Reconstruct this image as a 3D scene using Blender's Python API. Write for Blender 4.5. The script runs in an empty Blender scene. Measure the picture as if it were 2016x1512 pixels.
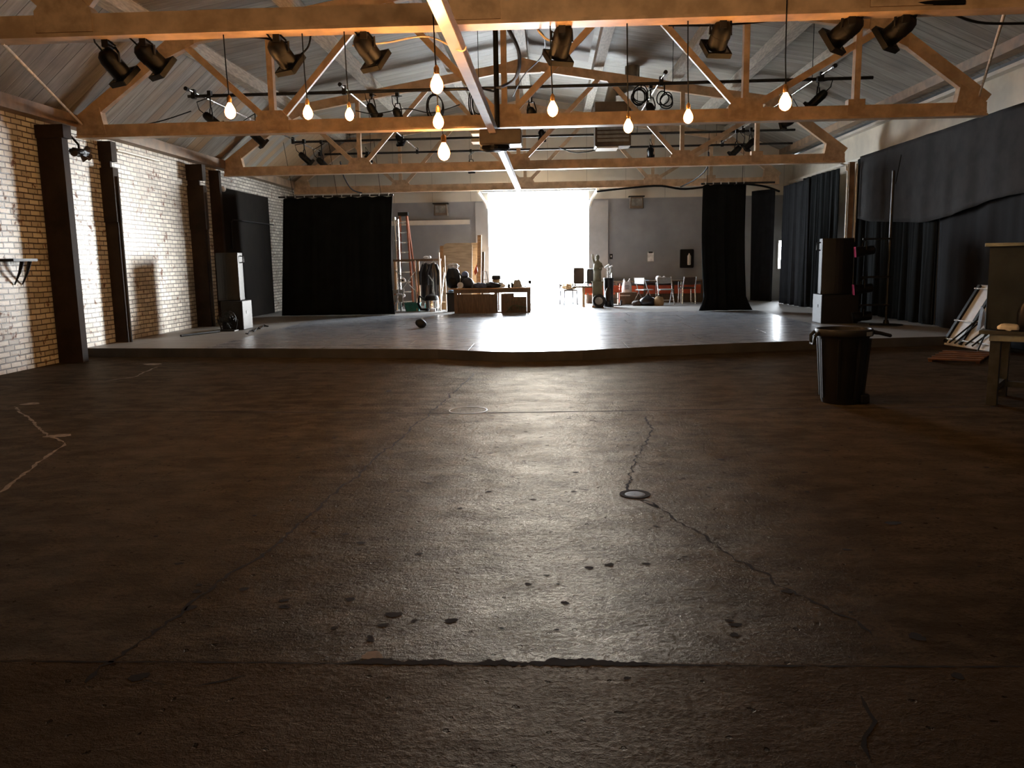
import bpy, bmesh, math, random
from mathutils import Vector as V, Matrix, Quaternion
R = random.Random(7)
C = bpy.context.scene.collection
SC = bpy.context.scene
PI = math.pi

# ------------------------------------------------------------------ camera
F = 1600.0
CAM = V((0, 0, 1.5))
yc = V((72, -244, F)).normalized()
zc = V((-0.0175, -1.0, 0)); zc.z = -(zc.x*72 + zc.y*-244)/F; zc.normalize()
xc = yc.cross(zc)
def ray(px, py):
    d = V((px-1008, py-756, F))
    return V((d.dot(xc), d.dot(yc), d.dot(zc)))
def at(px, py, Y=None, Z=None, X=None):
    r = ray(px, py)
    if Y is not None: t = Y/r.y
    elif Z is not None: t = (Z-CAM.z)/r.z
    else: t = X/r.x
    return CAM + r*t
cd = bpy.data.cameras.new('camera'); cam = bpy.data.objects.new('camera', cd); C.objects.link(cam)
cd.sensor_fit = 'HORIZONTAL'; cd.sensor_width = 36.0; cd.lens = F/2016*36; cd.clip_end = 400; cd.clip_start = .05
right = V((xc.x, yc.x, zc.x)); down = V((xc.y, yc.y, zc.y)); fwd = V((xc.z, yc.z, zc.z))
m = Matrix((( right.x, -down.x, -fwd.x), (right.y, -down.y, -fwd.y), (right.z, -down.z, -fwd.z))).to_4x4()
m.translation = CAM
cam.matrix_world = m
SC.camera = cam

# ------------------------------------------------------------------ materials
def nm(name):
    mt = bpy.data.materials.new(name); mt.use_nodes = True
    nt = mt.node_tree; b = nt.nodes['Principled BSDF']
    return mt, nt, b
class N:
    """small node-writing helper"""
    def __init__(s, nt): s.nt = nt
    def new(s, t, **k):
        n = s.nt.nodes.new(t)
        for a, v in k.items(): setattr(n, a, v)
        return n
    def put(s, sock, v):
        if isinstance(v, bpy.types.NodeSocket): s.nt.links.new(v, sock)
        elif v is not None: sock.default_value = v
    def math(s, op, a, b=None, c=None, clamp=False):
        n = s.new('ShaderNodeMath', operation=op, use_clamp=clamp)
        for i, v in enumerate((a, b, c)): s.put(n.inputs[i], v) if v is not None else None
        return n.outputs[0]
    def vmath(s, op, a, b=None, out=0):
        n = s.new('ShaderNodeVectorMath', operation=op); s.put(n.inputs[0], a)
        if b is not None: s.put(n.inputs[1], b)
        return n.outputs[out]
    def mix(s, f, a, b, blend='MIX'):
        n = s.new('ShaderNodeMix', data_type='RGBA', blend_type=blend)
        s.put(n.inputs[0], f); s.put(n.inputs[6], a); s.put(n.inputs[7], b); return n.outputs[2]
    def pos(s): return s.new('ShaderNodeNewGeometry').outputs['Position']
    def noise(s, vec, scale, detail=4, rough=.55, out=0):
        n = s.new('ShaderNodeTexNoise'); s.put(n.inputs['Vector'], vec)
        n.inputs['Scale'].default_value = scale; n.inputs['Detail'].default_value = detail; n.inputs['Roughness'].default_value = rough
        return n.outputs[out]
    def ramp(s, f, lo, hi, a=0., b=1.):
        n = s.new('ShaderNodeMapRange', interpolation_type='SMOOTHSTEP'); s.put(n.inputs[0], f)
        for i, v in zip((1, 2, 3, 4), (lo, hi, a, b)): n.inputs[i].default_value = v
        return n.outputs[0]
    def scale(s, vec, v): return s.vmath('MULTIPLY', vec, v)
    def sep(s, vec):
        n = s.new('ShaderNodeSeparateXYZ'); s.put(n.inputs[0], vec); return n.outputs
    def comb(s, x=0., y=0., z=0.):
        n = s.new('ShaderNodeCombineXYZ')
        for i, v in enumerate((x, y, z)): s.put(n.inputs[i], v)
        return n.outputs[0]
    def bump(s, h, strength, dist, normal=None):
        n = s.new('ShaderNodeBump'); n.inputs['Strength'].default_value = strength; n.inputs['Distance'].default_value = dist
        s.put(n.inputs['Height'], h)
        if normal is not None: s.put(n.inputs['Normal'], normal)
        return n.outputs[0]
def c4(c, k=1.): return (c[0]*k, c[1]*k, c[2]*k, 1)
def mat(name, col, rough=.6, metal=0., var=.25, scale=6., bump=.0, stretch=(1, 1, 1), spec=.5, col2=None):
    mt, nt, b = nm(name); n = N(nt)
    tc = n.new('ShaderNodeTexCoord').outputs['Object']
    f = n.noise(n.scale(tc, stretch), scale)
    f2 = n.ramp(f, .3, .7)
    n.put(b.inputs['Base Color'], n.mix(f2, c4(col, 1-var), c4(col2 if col2 else col, 1 if col2 else 1+var)))
    n.put(b.inputs['Roughness'], n.math('ADD', n.math('MULTIPLY', f, .2), max(0, rough-.1)))
    b.inputs['Metallic'].default_value = metal
    b.inputs['Specular IOR Level'].default_value = spec
    if bump: n.put(b.inputs['Normal'], n.bump(f, bump, .02))
    return mt
def emat(name, col, strength):
    mt, nt, b = nm(name)
    b.inputs['Base Color'].default_value = c4(col)
    b.inputs['Emission Color'].default_value = c4(col); b.inputs['Emission Strength'].default_value = strength
    return mt
BLK = mat('black_metal', (.006, .006, .0065), .5, 0, .3, 20, spec=.3)
CAN = mat('spotlight_black_paint', (.002, .0019, .0018), .5, 0, .3, 12, spec=.25)
RUB = mat('black_rubber', (.006, .006, .006), .55, spec=.35)
CAB = mat('cable_black', (.004, .004, .004), .6, spec=.15)
TRU = mat('truss_tan_paint', (.58, .40, .25), .4, 0, .22, 5, .15, col2=(.68, .48, .31))
TRU2 = mat('gusset_tan_paint', (.54, .37, .23), .52, 0, .25, 7, .15, col2=(.64, .45, .29))
STEEL = mat('bare_steel', (.55, .55, .56), .3, 1., .2, 8)
PIPE = mat('black_iron_pipe', (.03, .028, .026), .38, .6, .3, 15)
SILV = mat('silver_tube', (.9, .89, .87), .25, .9, .05, 8)
BEAM = mat('pink_white_beam_paint', (.30, .22, .18), .4, 0, .2, 4, .1)
COLM = mat('dark_brown_column', (.030, .020, .014), .8, 0, .35, 3, .3, spec=.2)
DRP = mat('black_velour', (.006, .0075, .008), .95, 0, .25, 3, spec=.1)
DRG = mat('charcoal_duvetyne', (.012, .0125, .014), .95, 0, .2, 3, spec=.1)
BOXC = mat('ash_grey_cloth', (.042, .052, .062), .95, 0, .2, 3, spec=.1)
DRG2 = mat('grey_faded_cloth', (.032, .032, .033), .95, 0, .2, 3, spec=.1)
WOODL = mat('plywood', (.40, .31, .21), .6, 0, .2, 3, .1, (1, 1, 8))
WOODM = mat('lumber', (.40, .23, .11), .6, 0, .25, 5, .1, (1, 8, 1))
WOODD = mat('dark_bench_wood', (.13, .08, .045), .6, 0, .3, 5, .15, (8, 1, 1))
POLEW = mat('pale_broom_wood', (.62, .45, .28), .5, 0, .2, 10)
ORG = mat('orange_fiberglass', (.26, .075, .03), .45, 0, .2, 6)
REDO = mat('orange_red_paint', (.62, .09, .025), .5, 0, .2, 4)
WHT = mat('white_cloth', (.75, .75, .76), .85, 0, .08, 6)
CREAM = mat('cream_plaster', (.62, .57, .47), .7, 0, .15, 1.5, .1)
LIP = mat('pale_ledge', (.72, .68, .6), .5, 0, .1, 2)
SPK = mat('speaker_black', (.007, .007, .0075), .55, 0, .25, 30, spec=.35)
GRILL = mat('speaker_grille', (.008, .008, .008), .5, .3, .3, 120, .3)
TEAL = mat('teal_plastic', (.02, .19, .19), .45)
GRN = mat('olive_painted_wood', (.15, .145, .09), .7, 0, .2, 4)
STATUE = mat('stone_green_statue', (.20, .195, .14), .7, 0, .2, 9)
BROWN = mat('brown_vinyl', (.05, .03, .02), .5)
BLUEG = mat('blue_grey_fabric', (.10, .12, .19), .7)
DCLO = mat('black_coat_cloth', (.012, .013, .018), .35)
TAN = mat('tan_canvas', (.36, .24, .12), .8)
DUCT = mat('galvanised_duct', (.17, .16, .14), .5, .4, .3, 4)
HEAT = mat('heater_brown_steel', (.12, .09, .065), .5, .2, .25, 4)
GREYM = mat('grey_painted_metal', (.30, .31, .31), .45, .2, .15, 8)
PAPER = mat('white_paper', (.8, .8, .8), .6)
PINKG = mat('magenta_gel', (.6, .06, .25), .4)
BLUEL = mat('pale_blue_plastic', (.25, .45, .7), .4)
RUSTW = mat('rusty_brown_board', (.16, .065, .025), .6, 0, .3, 5)
WHTP = mat('white_laminate', (.72, .76, .8), .3, 0, .08, 6)
PALEW = mat('pale_worn_wood', (.26, .30, .30), .6, 0, .25, 6, .1, (1, 6, 1))
LEGW = mat('painted_table_wood', (.05, .057, .058), .6, 0, .35, 9, .1)
GREENL = mat('dusty_green_plastic_leaf', (.08, .12, .06), .7)
LENS = mat('lamp_lens_glass', (.17, .17, .165), .25)
ROPE = mat('pale_rope', (.55, .42, .28), .8)

# bulb glass with a glowing inside
def bulbmat():
    mt, nt, b = nm('glowing_amber_bulb'); n = N(nt)
    lw = n.new('ShaderNodeLayerWeight'); lw.inputs[0].default_value = .35
    f = n.ramp(lw.outputs['Facing'], .15, .85)
    n.put(b.inputs['Emission Color'], n.mix(f, (1., .50, .17, 1), (1., .17, .012, 1)))
    n.put(b.inputs['Emission Strength'], n.math('MULTIPLY_ADD', n.math('POWER', n.math('SUBTRACT', 1., f), 3.2), 380., 2.2))
    b.inputs['Base Color'].default_value = (.8, .4, .1, 1)
    return mt
BULB = bulbmat()
SOCK = mat('brass_socket', (.3, .17, .06), .4, .7)

def brickmat():
    mt, nt, b = nm('whitewashed_brick'); n = N(nt)
    p = n.sep(n.pos())
    wob = n.noise(n.pos(), 1.6, 3)
    v = n.comb(n.math('ADD', p[1], n.math('MULTIPLY', wob, .02)), n.math('ADD', p[2], n.math('MULTIPLY', wob, .035)), 0.)
    br = n.new('ShaderNodeTexBrick'); n.put(br.inputs['Vector'], v)
    br.inputs['Scale'].default_value = 1.; br.inputs['Brick Width'].default_value = .235; br.inputs['Row Height'].default_value = .083
    br.inputs['Mortar Size'].default_value = .011; br.inputs['Mortar Smooth'].default_value = .35; br.inputs['Bias'].default_value = 0
    br.inputs['Color1'].default_value = (.84, .79, .68, 1); br.inputs['Color2'].default_value = (.50, .45, .37, 1); br.inputs['Mortar'].default_value = (.07, .056, .043, 1)
    wear = n.ramp(n.noise(n.pos(), 5.5, 6, .7), .57, .66)
    lowr = n.ramp(n.math('ADD', p[2], n.math('MULTIPLY', n.noise(n.pos(), 3.0), .7)), .42, .22)
    wear = n.math('MAXIMUM', wear, n.math('MULTIPLY', lowr, .85))
    dirt = n.ramp(n.noise(n.pos(), .9, 5, .65), .4, .75)
    col = n.mix(n.math('MULTIPLY', dirt, .45), br.outputs['Color'], (.30, .25, .19, 1))
    col = n.mix(wear, col, (.16, .075, .045, 1))
    n.put(b.inputs['Base Color'], col)
    fine = n.noise(n.pos(), 38, 5, .65)
    n.put(b.inputs['Roughness'], n.math('MULTIPLY_ADD', wear, .4, n.math('MULTIPLY_ADD', fine, .25, .30)))
    b.inputs['Specular IOR Level'].default_value = .55
    h = n.math('MULTIPLY', br.outputs['Fac'], -1.)
    h = n.math('ADD', h, n.math('MULTIPLY', n.noise(n.pos(), 14, 5, .6), 1.0))
    h = n.math('ADD', h, n.math('MULTIPLY', fine, .35))
    n.put(b.inputs['Normal'], n.bump(h, .75, .012))
    return mt
BRICK = brickmat()

def roofmat():
    mt, nt, b = nm('whitewashed_roof_planks'); n = N(nt)
    P = n.pos(); p = n.sep(P)
    row = n.math('FLOOR', n.math('DIVIDE', p[1], .31))
    wn = n.new('ShaderNodeTexWhiteNoise', noise_dimensions='1D'); n.put(wn.inputs['W'], row)
    fr = n.math('FRACT', n.math('DIVIDE', p[1], .31))
    gap = n.ramp(n.math('ABSOLUTE', n.math('SUBTRACT', fr, .5)), .455, .49)
    streak = n.noise(n.scale(P, (.55, 4.2, .55)), 1.5, 7, .7)
    big = n.noise(P, .55, 4, .6)
    col = n.mix(n.ramp(streak, .3, .72), (.15, .132, .108, 1), (.33, .30, .25, 1))
    col = n.mix(n.math('MULTIPLY', n.ramp(wn.outputs['Value'], .55, 1.), .55), col, (.16, .13, .10, 1))
    # bare stained planks low on the left slope
    low = n.math('MULTIPLY', n.ramp(p[0], -5.6, -6.5), n.ramp(p[1], 13., 19.))
    low = n.math('MULTIPLY', low, n.ramp(n.math('ADD', wn.outputs['Value'], n.math('MULTIPLY', big, .8)), .72, .95))
    col = n.mix(n.math('MULTIPLY', low, .8), col, (.30, .17, .065, 1))
    dk = n.ramp(big, .52, .7)
    col = n.mix(n.math('MULTIPLY', dk, .5), col, (.12, .095, .075, 1))
    wn2 = n.new('ShaderNodeTexWhiteNoise', noise_dimensions='1D'); n.put(wn2.inputs['W'], n.math('ADD', row, 31.7))
    col = n.mix(n.math('MULTIPLY', gap, n.math('MULTIPLY_ADD', n.ramp(wn2.outputs['Value'], .45, .8), .65, .3)), col, (.03, .024, .018, 1))
    n.put(b.inputs['Base Color'], col)
    n.put(b.inputs['Roughness'], n.math('MULTIPLY_ADD', streak, .3, .42))
    h = n.math('SUBTRACT', n.math('MULTIPLY', streak, .4), gap)
    n.put(b.inputs['Normal'], n.bump(h, .5, .015))
    return mt
ROOF = roofmat()

def floormat():
    mt, nt, b = nm('worn_pitted_concrete'); n = N(nt)
    P = n.pos(); p = n.sep(P)
    P2 = n.comb(p[0], p[1], 0.)
    big = n.noise(P2, .55, 5, .6); mid = n.noise(n.scale(P2, (1, 1.6, 1)), 3.2, 6, .65); fine = n.noise(P2, 42, 6, .7)
    grit = n.noise(P2, 150, 3, .7)
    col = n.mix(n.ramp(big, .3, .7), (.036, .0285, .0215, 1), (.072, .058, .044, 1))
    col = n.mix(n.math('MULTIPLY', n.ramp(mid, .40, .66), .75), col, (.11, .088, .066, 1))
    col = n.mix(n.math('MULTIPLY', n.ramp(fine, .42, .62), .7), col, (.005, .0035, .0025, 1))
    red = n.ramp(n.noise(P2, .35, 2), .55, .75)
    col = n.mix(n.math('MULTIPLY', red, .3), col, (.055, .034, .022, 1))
    # front slab is darker
    front = n.ramp(p[1], 2.885, 2.87)
    col = n.mix(n.math('MULTIPLY', front, .6), col, (.05, .036, .026, 1))
    # random pits
    dark = None
    def add(dk, f): return f if dk is None else n.math('MAXIMUM', dk, f)
    wob = n.vmath('MULTIPLY', n.vmath('SUBTRACT', n.noise(P2, 16, 4, .6, out=1), (.5, .5, .5)), (.06, .06, 0))
    W2 = n.vmath('ADD', P2, wob)
    for sc, lim, keep in ((9., .10, .8),):
        vo = n.new('ShaderNodeTexVoronoi', voronoi_dimensions='2D'); n.put(vo.inputs['Vector'], W2); vo.inputs['Scale'].default_value = sc
        k = n.sep(vo.outputs['Color'])[0]
        s = n.math('MULTIPLY', n.ramp(vo.outputs['Distance'], lim, lim*.6), n.math('GREATER_THAN', k, keep))
        dark = add(dark, n.math('MULTIPLY', s, .85))
    col = n.mix(dark, col, (.008, .006, .005, 1))
    r = n.math('MULTIPLY_ADD', fine, .2, .20)
    r = n.math('MULTIPLY_ADD', front, .14, r)
    blot = n.noise(n.scale(P2, (1, 1.3, 1)), 2.1, 8, .72)
    sp = n.math('MULTIPLY', n.ramp(blot, .32, .68, .5, 1.), n.ramp(fine, .38, .60, .3, 1.))
    sp = n.math('MULTIPLY', sp, n.math('SUBTRACT', 1., n.math('MULTIPLY', front, .4)))
    h = n.math('ADD', n.math('MULTIPLY', mid, 1.), n.math('MULTIPLY', fine, .7))
    h = n.math('ADD', h, n.math('MULTIPLY', n.noise(P2, 15, 5, .65), .5))
    h = n.math('ADD', h, n.math('MULTIPLY', grit, .25))
    h = n.math('SUBTRACT', h, n.math('MULTIPLY', dark, .8))
    nb = n.bump(h, .55, .03)
    df = n.new('ShaderNodeBsdfDiffuse'); n.put(df.inputs['Color'], col); n.put(df.inputs['Normal'], nb)
    gl = n.new('ShaderNodeBsdfGlossy'); gl.inputs['Color'].default_value = (1., .87, .70, 1); n.put(gl.inputs['Roughness'], r); n.put(gl.inputs['Normal'], nb)
    fres = n.new('ShaderNodeFresnel'); fres.inputs['IOR'].default_value = 1.38; n.put(fres.inputs['Normal'], nb)
    mx = n.new('ShaderNodeMixShader'); n.put(mx.inputs[0], n.math('MULTIPLY', n.math('MULTIPLY', n.math('POWER', fres.outputs[0], 1.25), sp), .29)); n.put(mx.inputs[1], df.outputs[0]); n.put(mx.inputs[2], gl.outputs[0])
    n.put(nt.nodes['Material Output'].inputs['Surface'], mx.outputs[0]); nt.nodes.remove(b)
    return mt
FLOOR = floormat()
HOLE = mat('dark_broken_concrete', (.010, .007, .005), .9, 0, .4, 20, spec=.15)
CHALK = mat('pale_floor_scuff', (.20, .16, .12), .8, 0, .4, 18)

def stagemat():
    mt, nt, b = nm('grey_painted_stage_boards'); n = N(nt)
    P = n.pos(); p = n.sep(P)
    fr = n.math('FRACT', n.math('DIVIDE', p[1], 1.22))
    gap = n.ramp(n.math('ABSOLUTE', n.math('SUBTRACT', fr, .5)), .488, .497)
    fx = n.math('FRACT', n.math('DIVIDE', n.math('ADD', p[0], n.math('MULTIPLY', n.math('FLOOR', n.math('DIVIDE', p[1], 1.22)), 1.1)), 2.44))
    gap = n.math('MAXIMUM', gap, n.math('MULTIPLY', n.ramp(n.math('ABSOLUTE', n.math('SUBTRACT', fx, .5)), .494, .499), .6))
    sc = n.noise(n.scale(P, (1.2, 6, 1)), 2.2, 6, .7); big = n.noise(P, .7, 4)
    col = n.mix(n.ramp(big, .3, .7), (.22, .235, .26, 1), (.31, .33, .36, 1))
    col = n.mix(n.math('MULTIPLY', n.ramp(sc, .5, .75), .6), col, (.15, .155, .165, 1))
    edge = n.math('MAXIMUM', n.ramp(p[0], -5.75, -5.78), n.ramp(p[0], 5.25, 5.3))
    col = n.mix(n.math('MULTIPLY', edge, .7), col, (.26, .235, .20, 1))
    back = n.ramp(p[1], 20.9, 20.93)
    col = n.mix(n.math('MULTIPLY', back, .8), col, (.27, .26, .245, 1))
    col = n.mix(gap, col, (.03, .03, .03, 1))
    n.put(b.inputs['Base Color'], col)
    r = n.math('MULTIPLY_ADD', sc, .22, .17)
    r = n.math('MULTIPLY_ADD', n.math('MAXIMUM', edge, back), .22, r)
    n.put(b.inputs['Roughness'], r)
    h = n.math('SUBTRACT', n.math('MULTIPLY', sc, .25), gap)
    n.put(b.inputs['Normal'], n.bump(h, .25, .01))
    return mt
STAGE = stagemat()
STFACE = mat('dark_stage_fascia', (.05, .047, .045), .7, 0, .3, 3)

def backwallmat():
    mt, nt, b = nm('grey_over_cream_block_wall'); n = N(nt)
    P = n.pos(); p = n.sep(P)
    f = n.noise(P, 1.3, 5)
    up = n.ramp(p[2], 3.33, 3.36)
    lo = n.mix(n.ramp(f, .3, .7), (.235, .25, .275, 1), (.30, .315, .34, 1))
    hi = n.mix(n.ramp(f, .3, .7), (.62, .59, .52, 1), (.72, .69, .61, 1))
    gr = n.math('FRACT', n.math('DIVIDE', p[0], 1.2))
    gap = n.math('MULTIPLY', n.ramp(n.math('ABSOLUTE', n.math('SUBTRACT', gr, .5)), .49, .497), up)
    col = n.mix(up, lo, hi); col = n.mix(n.math('MULTIPLY', gap, .4), col, (.1, .09, .08, 1))
    n.put(b.inputs['Base Color'], col); b.inputs['Roughness'].default_value = .6
    return mt
BACKW = backwallmat()
JAMB = mat('pale_grey_panel', (.40, .41, .42), .55, 0, .1, 2)
DARKW = mat('dark_wall_paint', (.05, .045, .04), .8)
DOORP = mat('dark_painted_door', (.012, .0095, .0075), .9, 0, .25, 2, spec=.1)
EAVE = mat('brown_eave_timber', (.22, .14, .08), .6, 0, .3, 4, .2)
PURL = mat('whitewashed_purlin', (.50, .465, .40), .55, 0, .25, 5, .15, (6, 1, 6))
CLER = mat('blue_grey_clerestory_band', (.05, .055, .06), .4)
HATCH = mat('brown_hatch_board', (.10, .07, .045), .7, 0, .2, 3)
GROUND = mat('sunlit_concrete_apron', (.8, .8, .78), .8, 0, .05, 1)

# ------------------------------------------------------------------ mesh helpers
class B:
    def __init__(s): s.bm = bmesh.new()
    def box(s, c, d, M=None):
        c = V(c); vs = []
        for x in (-.5, .5):
            for y in (-.5, .5):
                for z in (-.5, .5):
                    v = V((x*d[0], y*d[1], z*d[2])) + c
                    vs.append(s.bm.verts.new(M @ v if M else v))
        for f in ((0,1,3,2),(4,6,7,5),(0,4,5,1),(2,3,7,6),(0,2,6,4),(1,5,7,3)):
            s.bm.faces.new([vs[i] for i in f])
        return s
    def span(s, a, b, M=None):
        a, b = V(a), V(b); d = b-a
        return s.box((a+b)/2, (abs(d.x), abs(d.y), abs(d.z)), M)
    def bar(s, a, b, w, h, up=(0, 0, 1)):
        a, b = V(a), V(b); d = b-a; y = d.normalized(); u = V(up)
        if abs(y.dot(u)) > .98: u = V((0, 1, 0)) if abs(y.y) < .9 else V((1, 0, 0))
        x = y.cross(u).normalized(); z = x.cross(y)
        M = Matrix((x, y, z)).transposed().to_4x4(); M.translation = (a+b)/2
        return s.box((0, 0, 0), (w, d.length, h), M)
    def path(s, pts, r, n=8, closed=False, cap=True):
        pts = [V(p) for p in pts]; rings = []; L = len(pts)
        rr = r if isinstance(r, (list, tuple)) else [r]*L
        u = None
        for i, p in enumerate(pts):
            if closed: t = pts[(i+1) % L]-pts[i-1]
            else: t = pts[min(i+1, L-1)]-pts[max(i-1, 0)]
            t.normalize()
            if u is None:
                u = t.orthogonal().normalized()
            else:
                u = (u - t*u.dot(t))
                if u.length < 1e-5: u = t.orthogonal()
                u.normalize()
            w = t.cross(u)
            rings.append([s.bm.verts.new(p + (u*math.cos(2*PI*k/n)+w*math.sin(2*PI*k/n))*rr[i]) for k in range(n)])
        for i in range(L if closed else L-1):
            a, b = rings[i], rings[(i+1) % L]
            for k in range(n): s.bm.faces.new((a[k], a[(k+1) % n], b[(k+1) % n], b[k]))
        if cap and not closed:
            s.bm.faces.new(rings[0][::-1]); s.bm.faces.new(rings[-1])
        return s
    def tube(s, a, b, r, n=10, r2=None): return s.path([a, b], [r, r if r2 is None else r2], n)
    def lathe(s, prof, M=None, n=20, cap=True):
        M = M or Matrix(); rings = []
        for r, z in prof:
            rings.append([s.bm.verts.new(M @ V((r*math.cos(2*PI*k/n), r*math.sin(2*PI*k/n), z))) for k in range(n)])
        for a, b in zip(rings, rings[1:]):
            for k in range(n): s.bm.faces.new((a[k], a[(k+1) % n], b[(k+1) % n], b[k]))
        if cap:
            s.bm.faces.new(rings[0][::-1]); s.bm.faces.new(rings[-1])
        return s
    def blob(s, c, d, M=None, jit=0., seed=1, n=14, flat=None):
        rn = random.Random(seed); c = V(c); M = M or Matrix()
        ph = [rn.uniform(0, 6.28) for _ in range(6)]
        rings = []
        for i in range(n+1):
            th = PI*i/n; ring = []
            for k in range(n*2):
                fi = 2*PI*k/(n*2)
                v = V((math.sin(th)*math.cos(fi), math.sin(th)*math.sin(fi), math.cos(th)))
                j = 1+jit*(math.sin(3*v.x*2+ph[0])*math.sin(4*v.y+ph[1])+.6*math.sin(9*v.z+5*v.x+ph[2])*math.sin(7*v.y+ph[3]))
                v = V((v.x*d[0], v.y*d[1], v.z*d[2]))*j + c
                if flat is not None and v.z < flat: v.z = flat
                ring.append(v)
            rings.append(ring)
        top = s.bm.verts.new(M @ rings[0][0]); bot = s.bm.verts.new(M @ rings[-1][0])
        R_ = [[s.bm.verts.new(M @ v) for v in r] for r in rings[1:-1]]
        m_ = n*2
        for k in range(m_): s.bm.faces.new((top, R_[0][k], R_[0][(k+1) % m_])); s.bm.faces.new((bot, R_[-1][(k+1) % m_], R_[-1][k]))
        for a, b in zip(R_, R_[1:]):
            for k in range(m_): s.bm.faces.new((a[k], b[k], b[(k+1) % m_], a[(k+1) % m_]))
        return s
    def prism(s, poly, ext, M=None):
        """poly: 3-D points, extruded by the vector ext"""
        e = V(ext); M = M or Matrix()
        a = [s.bm.verts.new(M @ V(p)) for p in poly]; b = [s.bm.verts.new(M @ (V(p)+e)) for p in poly]
        s.bm.faces.new(a[::-1]); s.bm.faces.new(b); L = len(a)
        for k in range(L): s.bm.faces.new((a[k], a[(k+1) % L], b[(k+1) % L], b[k]))
        return s
    def grid(s, fn, nu, nv):
        g = [[s.bm.verts.new(fn(i/nu, j/nv)) for j in range(nv+1)] for i in range(nu+1)]
        for i in range(nu):
            for j in range(nv): s.bm.faces.new((g[i][j], g[i+1][j], g[i+1][j+1], g[i][j+1]))
        return s
    def obj(s, name, mt, parent=None, smooth=False, bevel=0, solid=0, world=True):
        bmesh.ops.recalc_face_normals(s.bm, faces=s.bm.faces)
        if parent is not None and world:
            s.bm.transform(WM[parent.name].inverted())
        me = bpy.data.meshes.new(name); s.bm.to_mesh(me); s.bm.free()
        me.materials.append(mt)
        if smooth:
            me.polygons.foreach_set('use_smooth', [True]*len(me.polygons))
            try: me.set_sharp_from_angle(angle=math.radians(40))
            except Exception: pass
        o = bpy.data.objects.new(name, me); C.objects.link(o)
        if parent is not None:
            o.parent = parent; WM[o.name] = WM[parent.name]
        else: WM[o.name] = Matrix()
        if bevel:
            md = o.modifiers.new('bevel', 'BEVEL'); md.width = bevel; md.segments = 2; md.limit_method = 'ANGLE'
        if solid:
            md = o.modifiers.new('solid', 'SOLIDIFY'); md.thickness = solid; md.offset = 0
        return o
WM = {}
def tag(o, label, cat, group=None, kind=None):
    o['label'] = label; o['category'] = cat
    if group: o['group'] = group
    if kind: o['kind'] = kind
    return o
def thing(name, label, cat, loc, rz=0, group=None):
    o = bpy.data.objects.new(name, None); C.objects.link(o); o.empty_display_size = .1
    o.location = loc; o.rotation_euler = (0, 0, rz)
    WM[o.name] = Matrix.Translation(V(loc)) @ Matrix.Rotation(rz, 4, 'Z')
    return tag(o, label, cat, group)
def struct(o): o['kind'] = 'structure'; return o
def frame(a, b, up=(0, 0, 1)):
    """matrix whose +Z runs from a to b, origin a"""
    a, b = V(a), V(b); z = (b-a).normalized(); u = V(up)
    if abs(z.dot(u)) > .98: u = V((0, 1, 0))
    x = u.cross(z).normalized(); y = z.cross(x)
    M = Matrix((x, y, z)).transposed().to_4x4(); M.translation = a
    return M
def T(loc, rz=0): return Matrix.Translation(V(loc)) @ Matrix.Rotation(rz, 4, 'Z')

# ------------------------------------------------------------------ setting
YB = 25.8            # back wall
XL, XR = -7.9, 7.45  # side walls
SZ = .15             # stage height
PROF = [(-8.4, 3.45), (-6.1, 5.42), (-.5, 6.4), (5.4, 5.42), (7.9, 4.3)]
def deck(x):
    for (a, za), (b, zb) in zip(PROF, PROF[1:]):
        if x <= b: return za+(zb-za)*(x-a)/(b-a)
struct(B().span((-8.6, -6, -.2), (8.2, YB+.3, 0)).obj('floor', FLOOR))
rh = random.Random(21)
def hole(g, x, y, r, z=.0012, asp=1.):
    n_ = 18; ph = [rh.uniform(0, 6.28) for _ in range(3)]
    g.bm.faces.new([g.bm.verts.new((x+r*asp*math.cos(u)*k, y+r*math.sin(u)*k, z)) for u, k in ((2*PI*i/n_, 1+.16*math.sin(2*2*PI*i/n_+ph[0])+.12*math.sin(3*2*PI*i/n_+ph[1])+.1*math.sin(7*2*PI*i/n_+ph[2])) for i in range(n_))])
def crack(g, pts, w, z=.0012, jit=.5, wob=.02, step=.05):
    P_ = [at(*p, Z=0) if len(p) == 2 else V(p) for p in pts]; q = []
    for a, b in zip(P_, P_[1:]):
        k = max(1, int((b-a).length/step))
        q += [a.lerp(b, i/k) for i in range(k)]
    q.append(P_[-1]); rows = []; o = 0
    for i, p in enumerate(q):
        d = (q[min(i+1, len(q)-1)]-q[max(i-1, 0)]); nr = V((-d.y, d.x, 0)).normalized()
        o = o*.8+rh.uniform(-wob, wob)*.5; hw = w*rh.uniform(1-jit, 1+jit)*.5
        if i in (0, len(q)-1): hw *= .2
        rows.append((g.bm.verts.new((p.x+nr.x*(o+hw), p.y+nr.y*(o+hw), z)), g.bm.verts.new((p.x+nr.x*(o-hw), p.y+nr.y*(o-hw), z))))
    for a, b in zip(rows, rows[1:]): g.bm.faces.new((a[0], b[0], b[1], a[1]))
g = B()
for hx, hy, hr in [(1805,1254,.05),(1885,1331,.035),(775,1210,.045),(755,1231,.03),(888,1222,.038),(711,1069,.032),(352,1110,.028),(375,1197,.042),(387,1165,.03),(273,1333,.05),
         (1448,1230,.03),(1446,1250,.025),(845,952,.03),(962,968,.025),(1272,1110,.025),(1200,1112,.035),(1112,1187,.025),(730,1260,.025),(1235,1335,.018),(728,1254,.02),
         (765,770,.06),(1420,905,.035),(1133,930,.03),(560,1195,.03),(1758,1030,.05),(1550,1165,.03),(1130,968,.025),(1160,1118,.03),(1040,1150,.02),(690,1180,.03),(480,1160,.03)]:
    q = at(hx, hy, Z=0); hole(g, q.x, q.y, hr*.62, asp=rh.uniform(1., 1.4))
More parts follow.
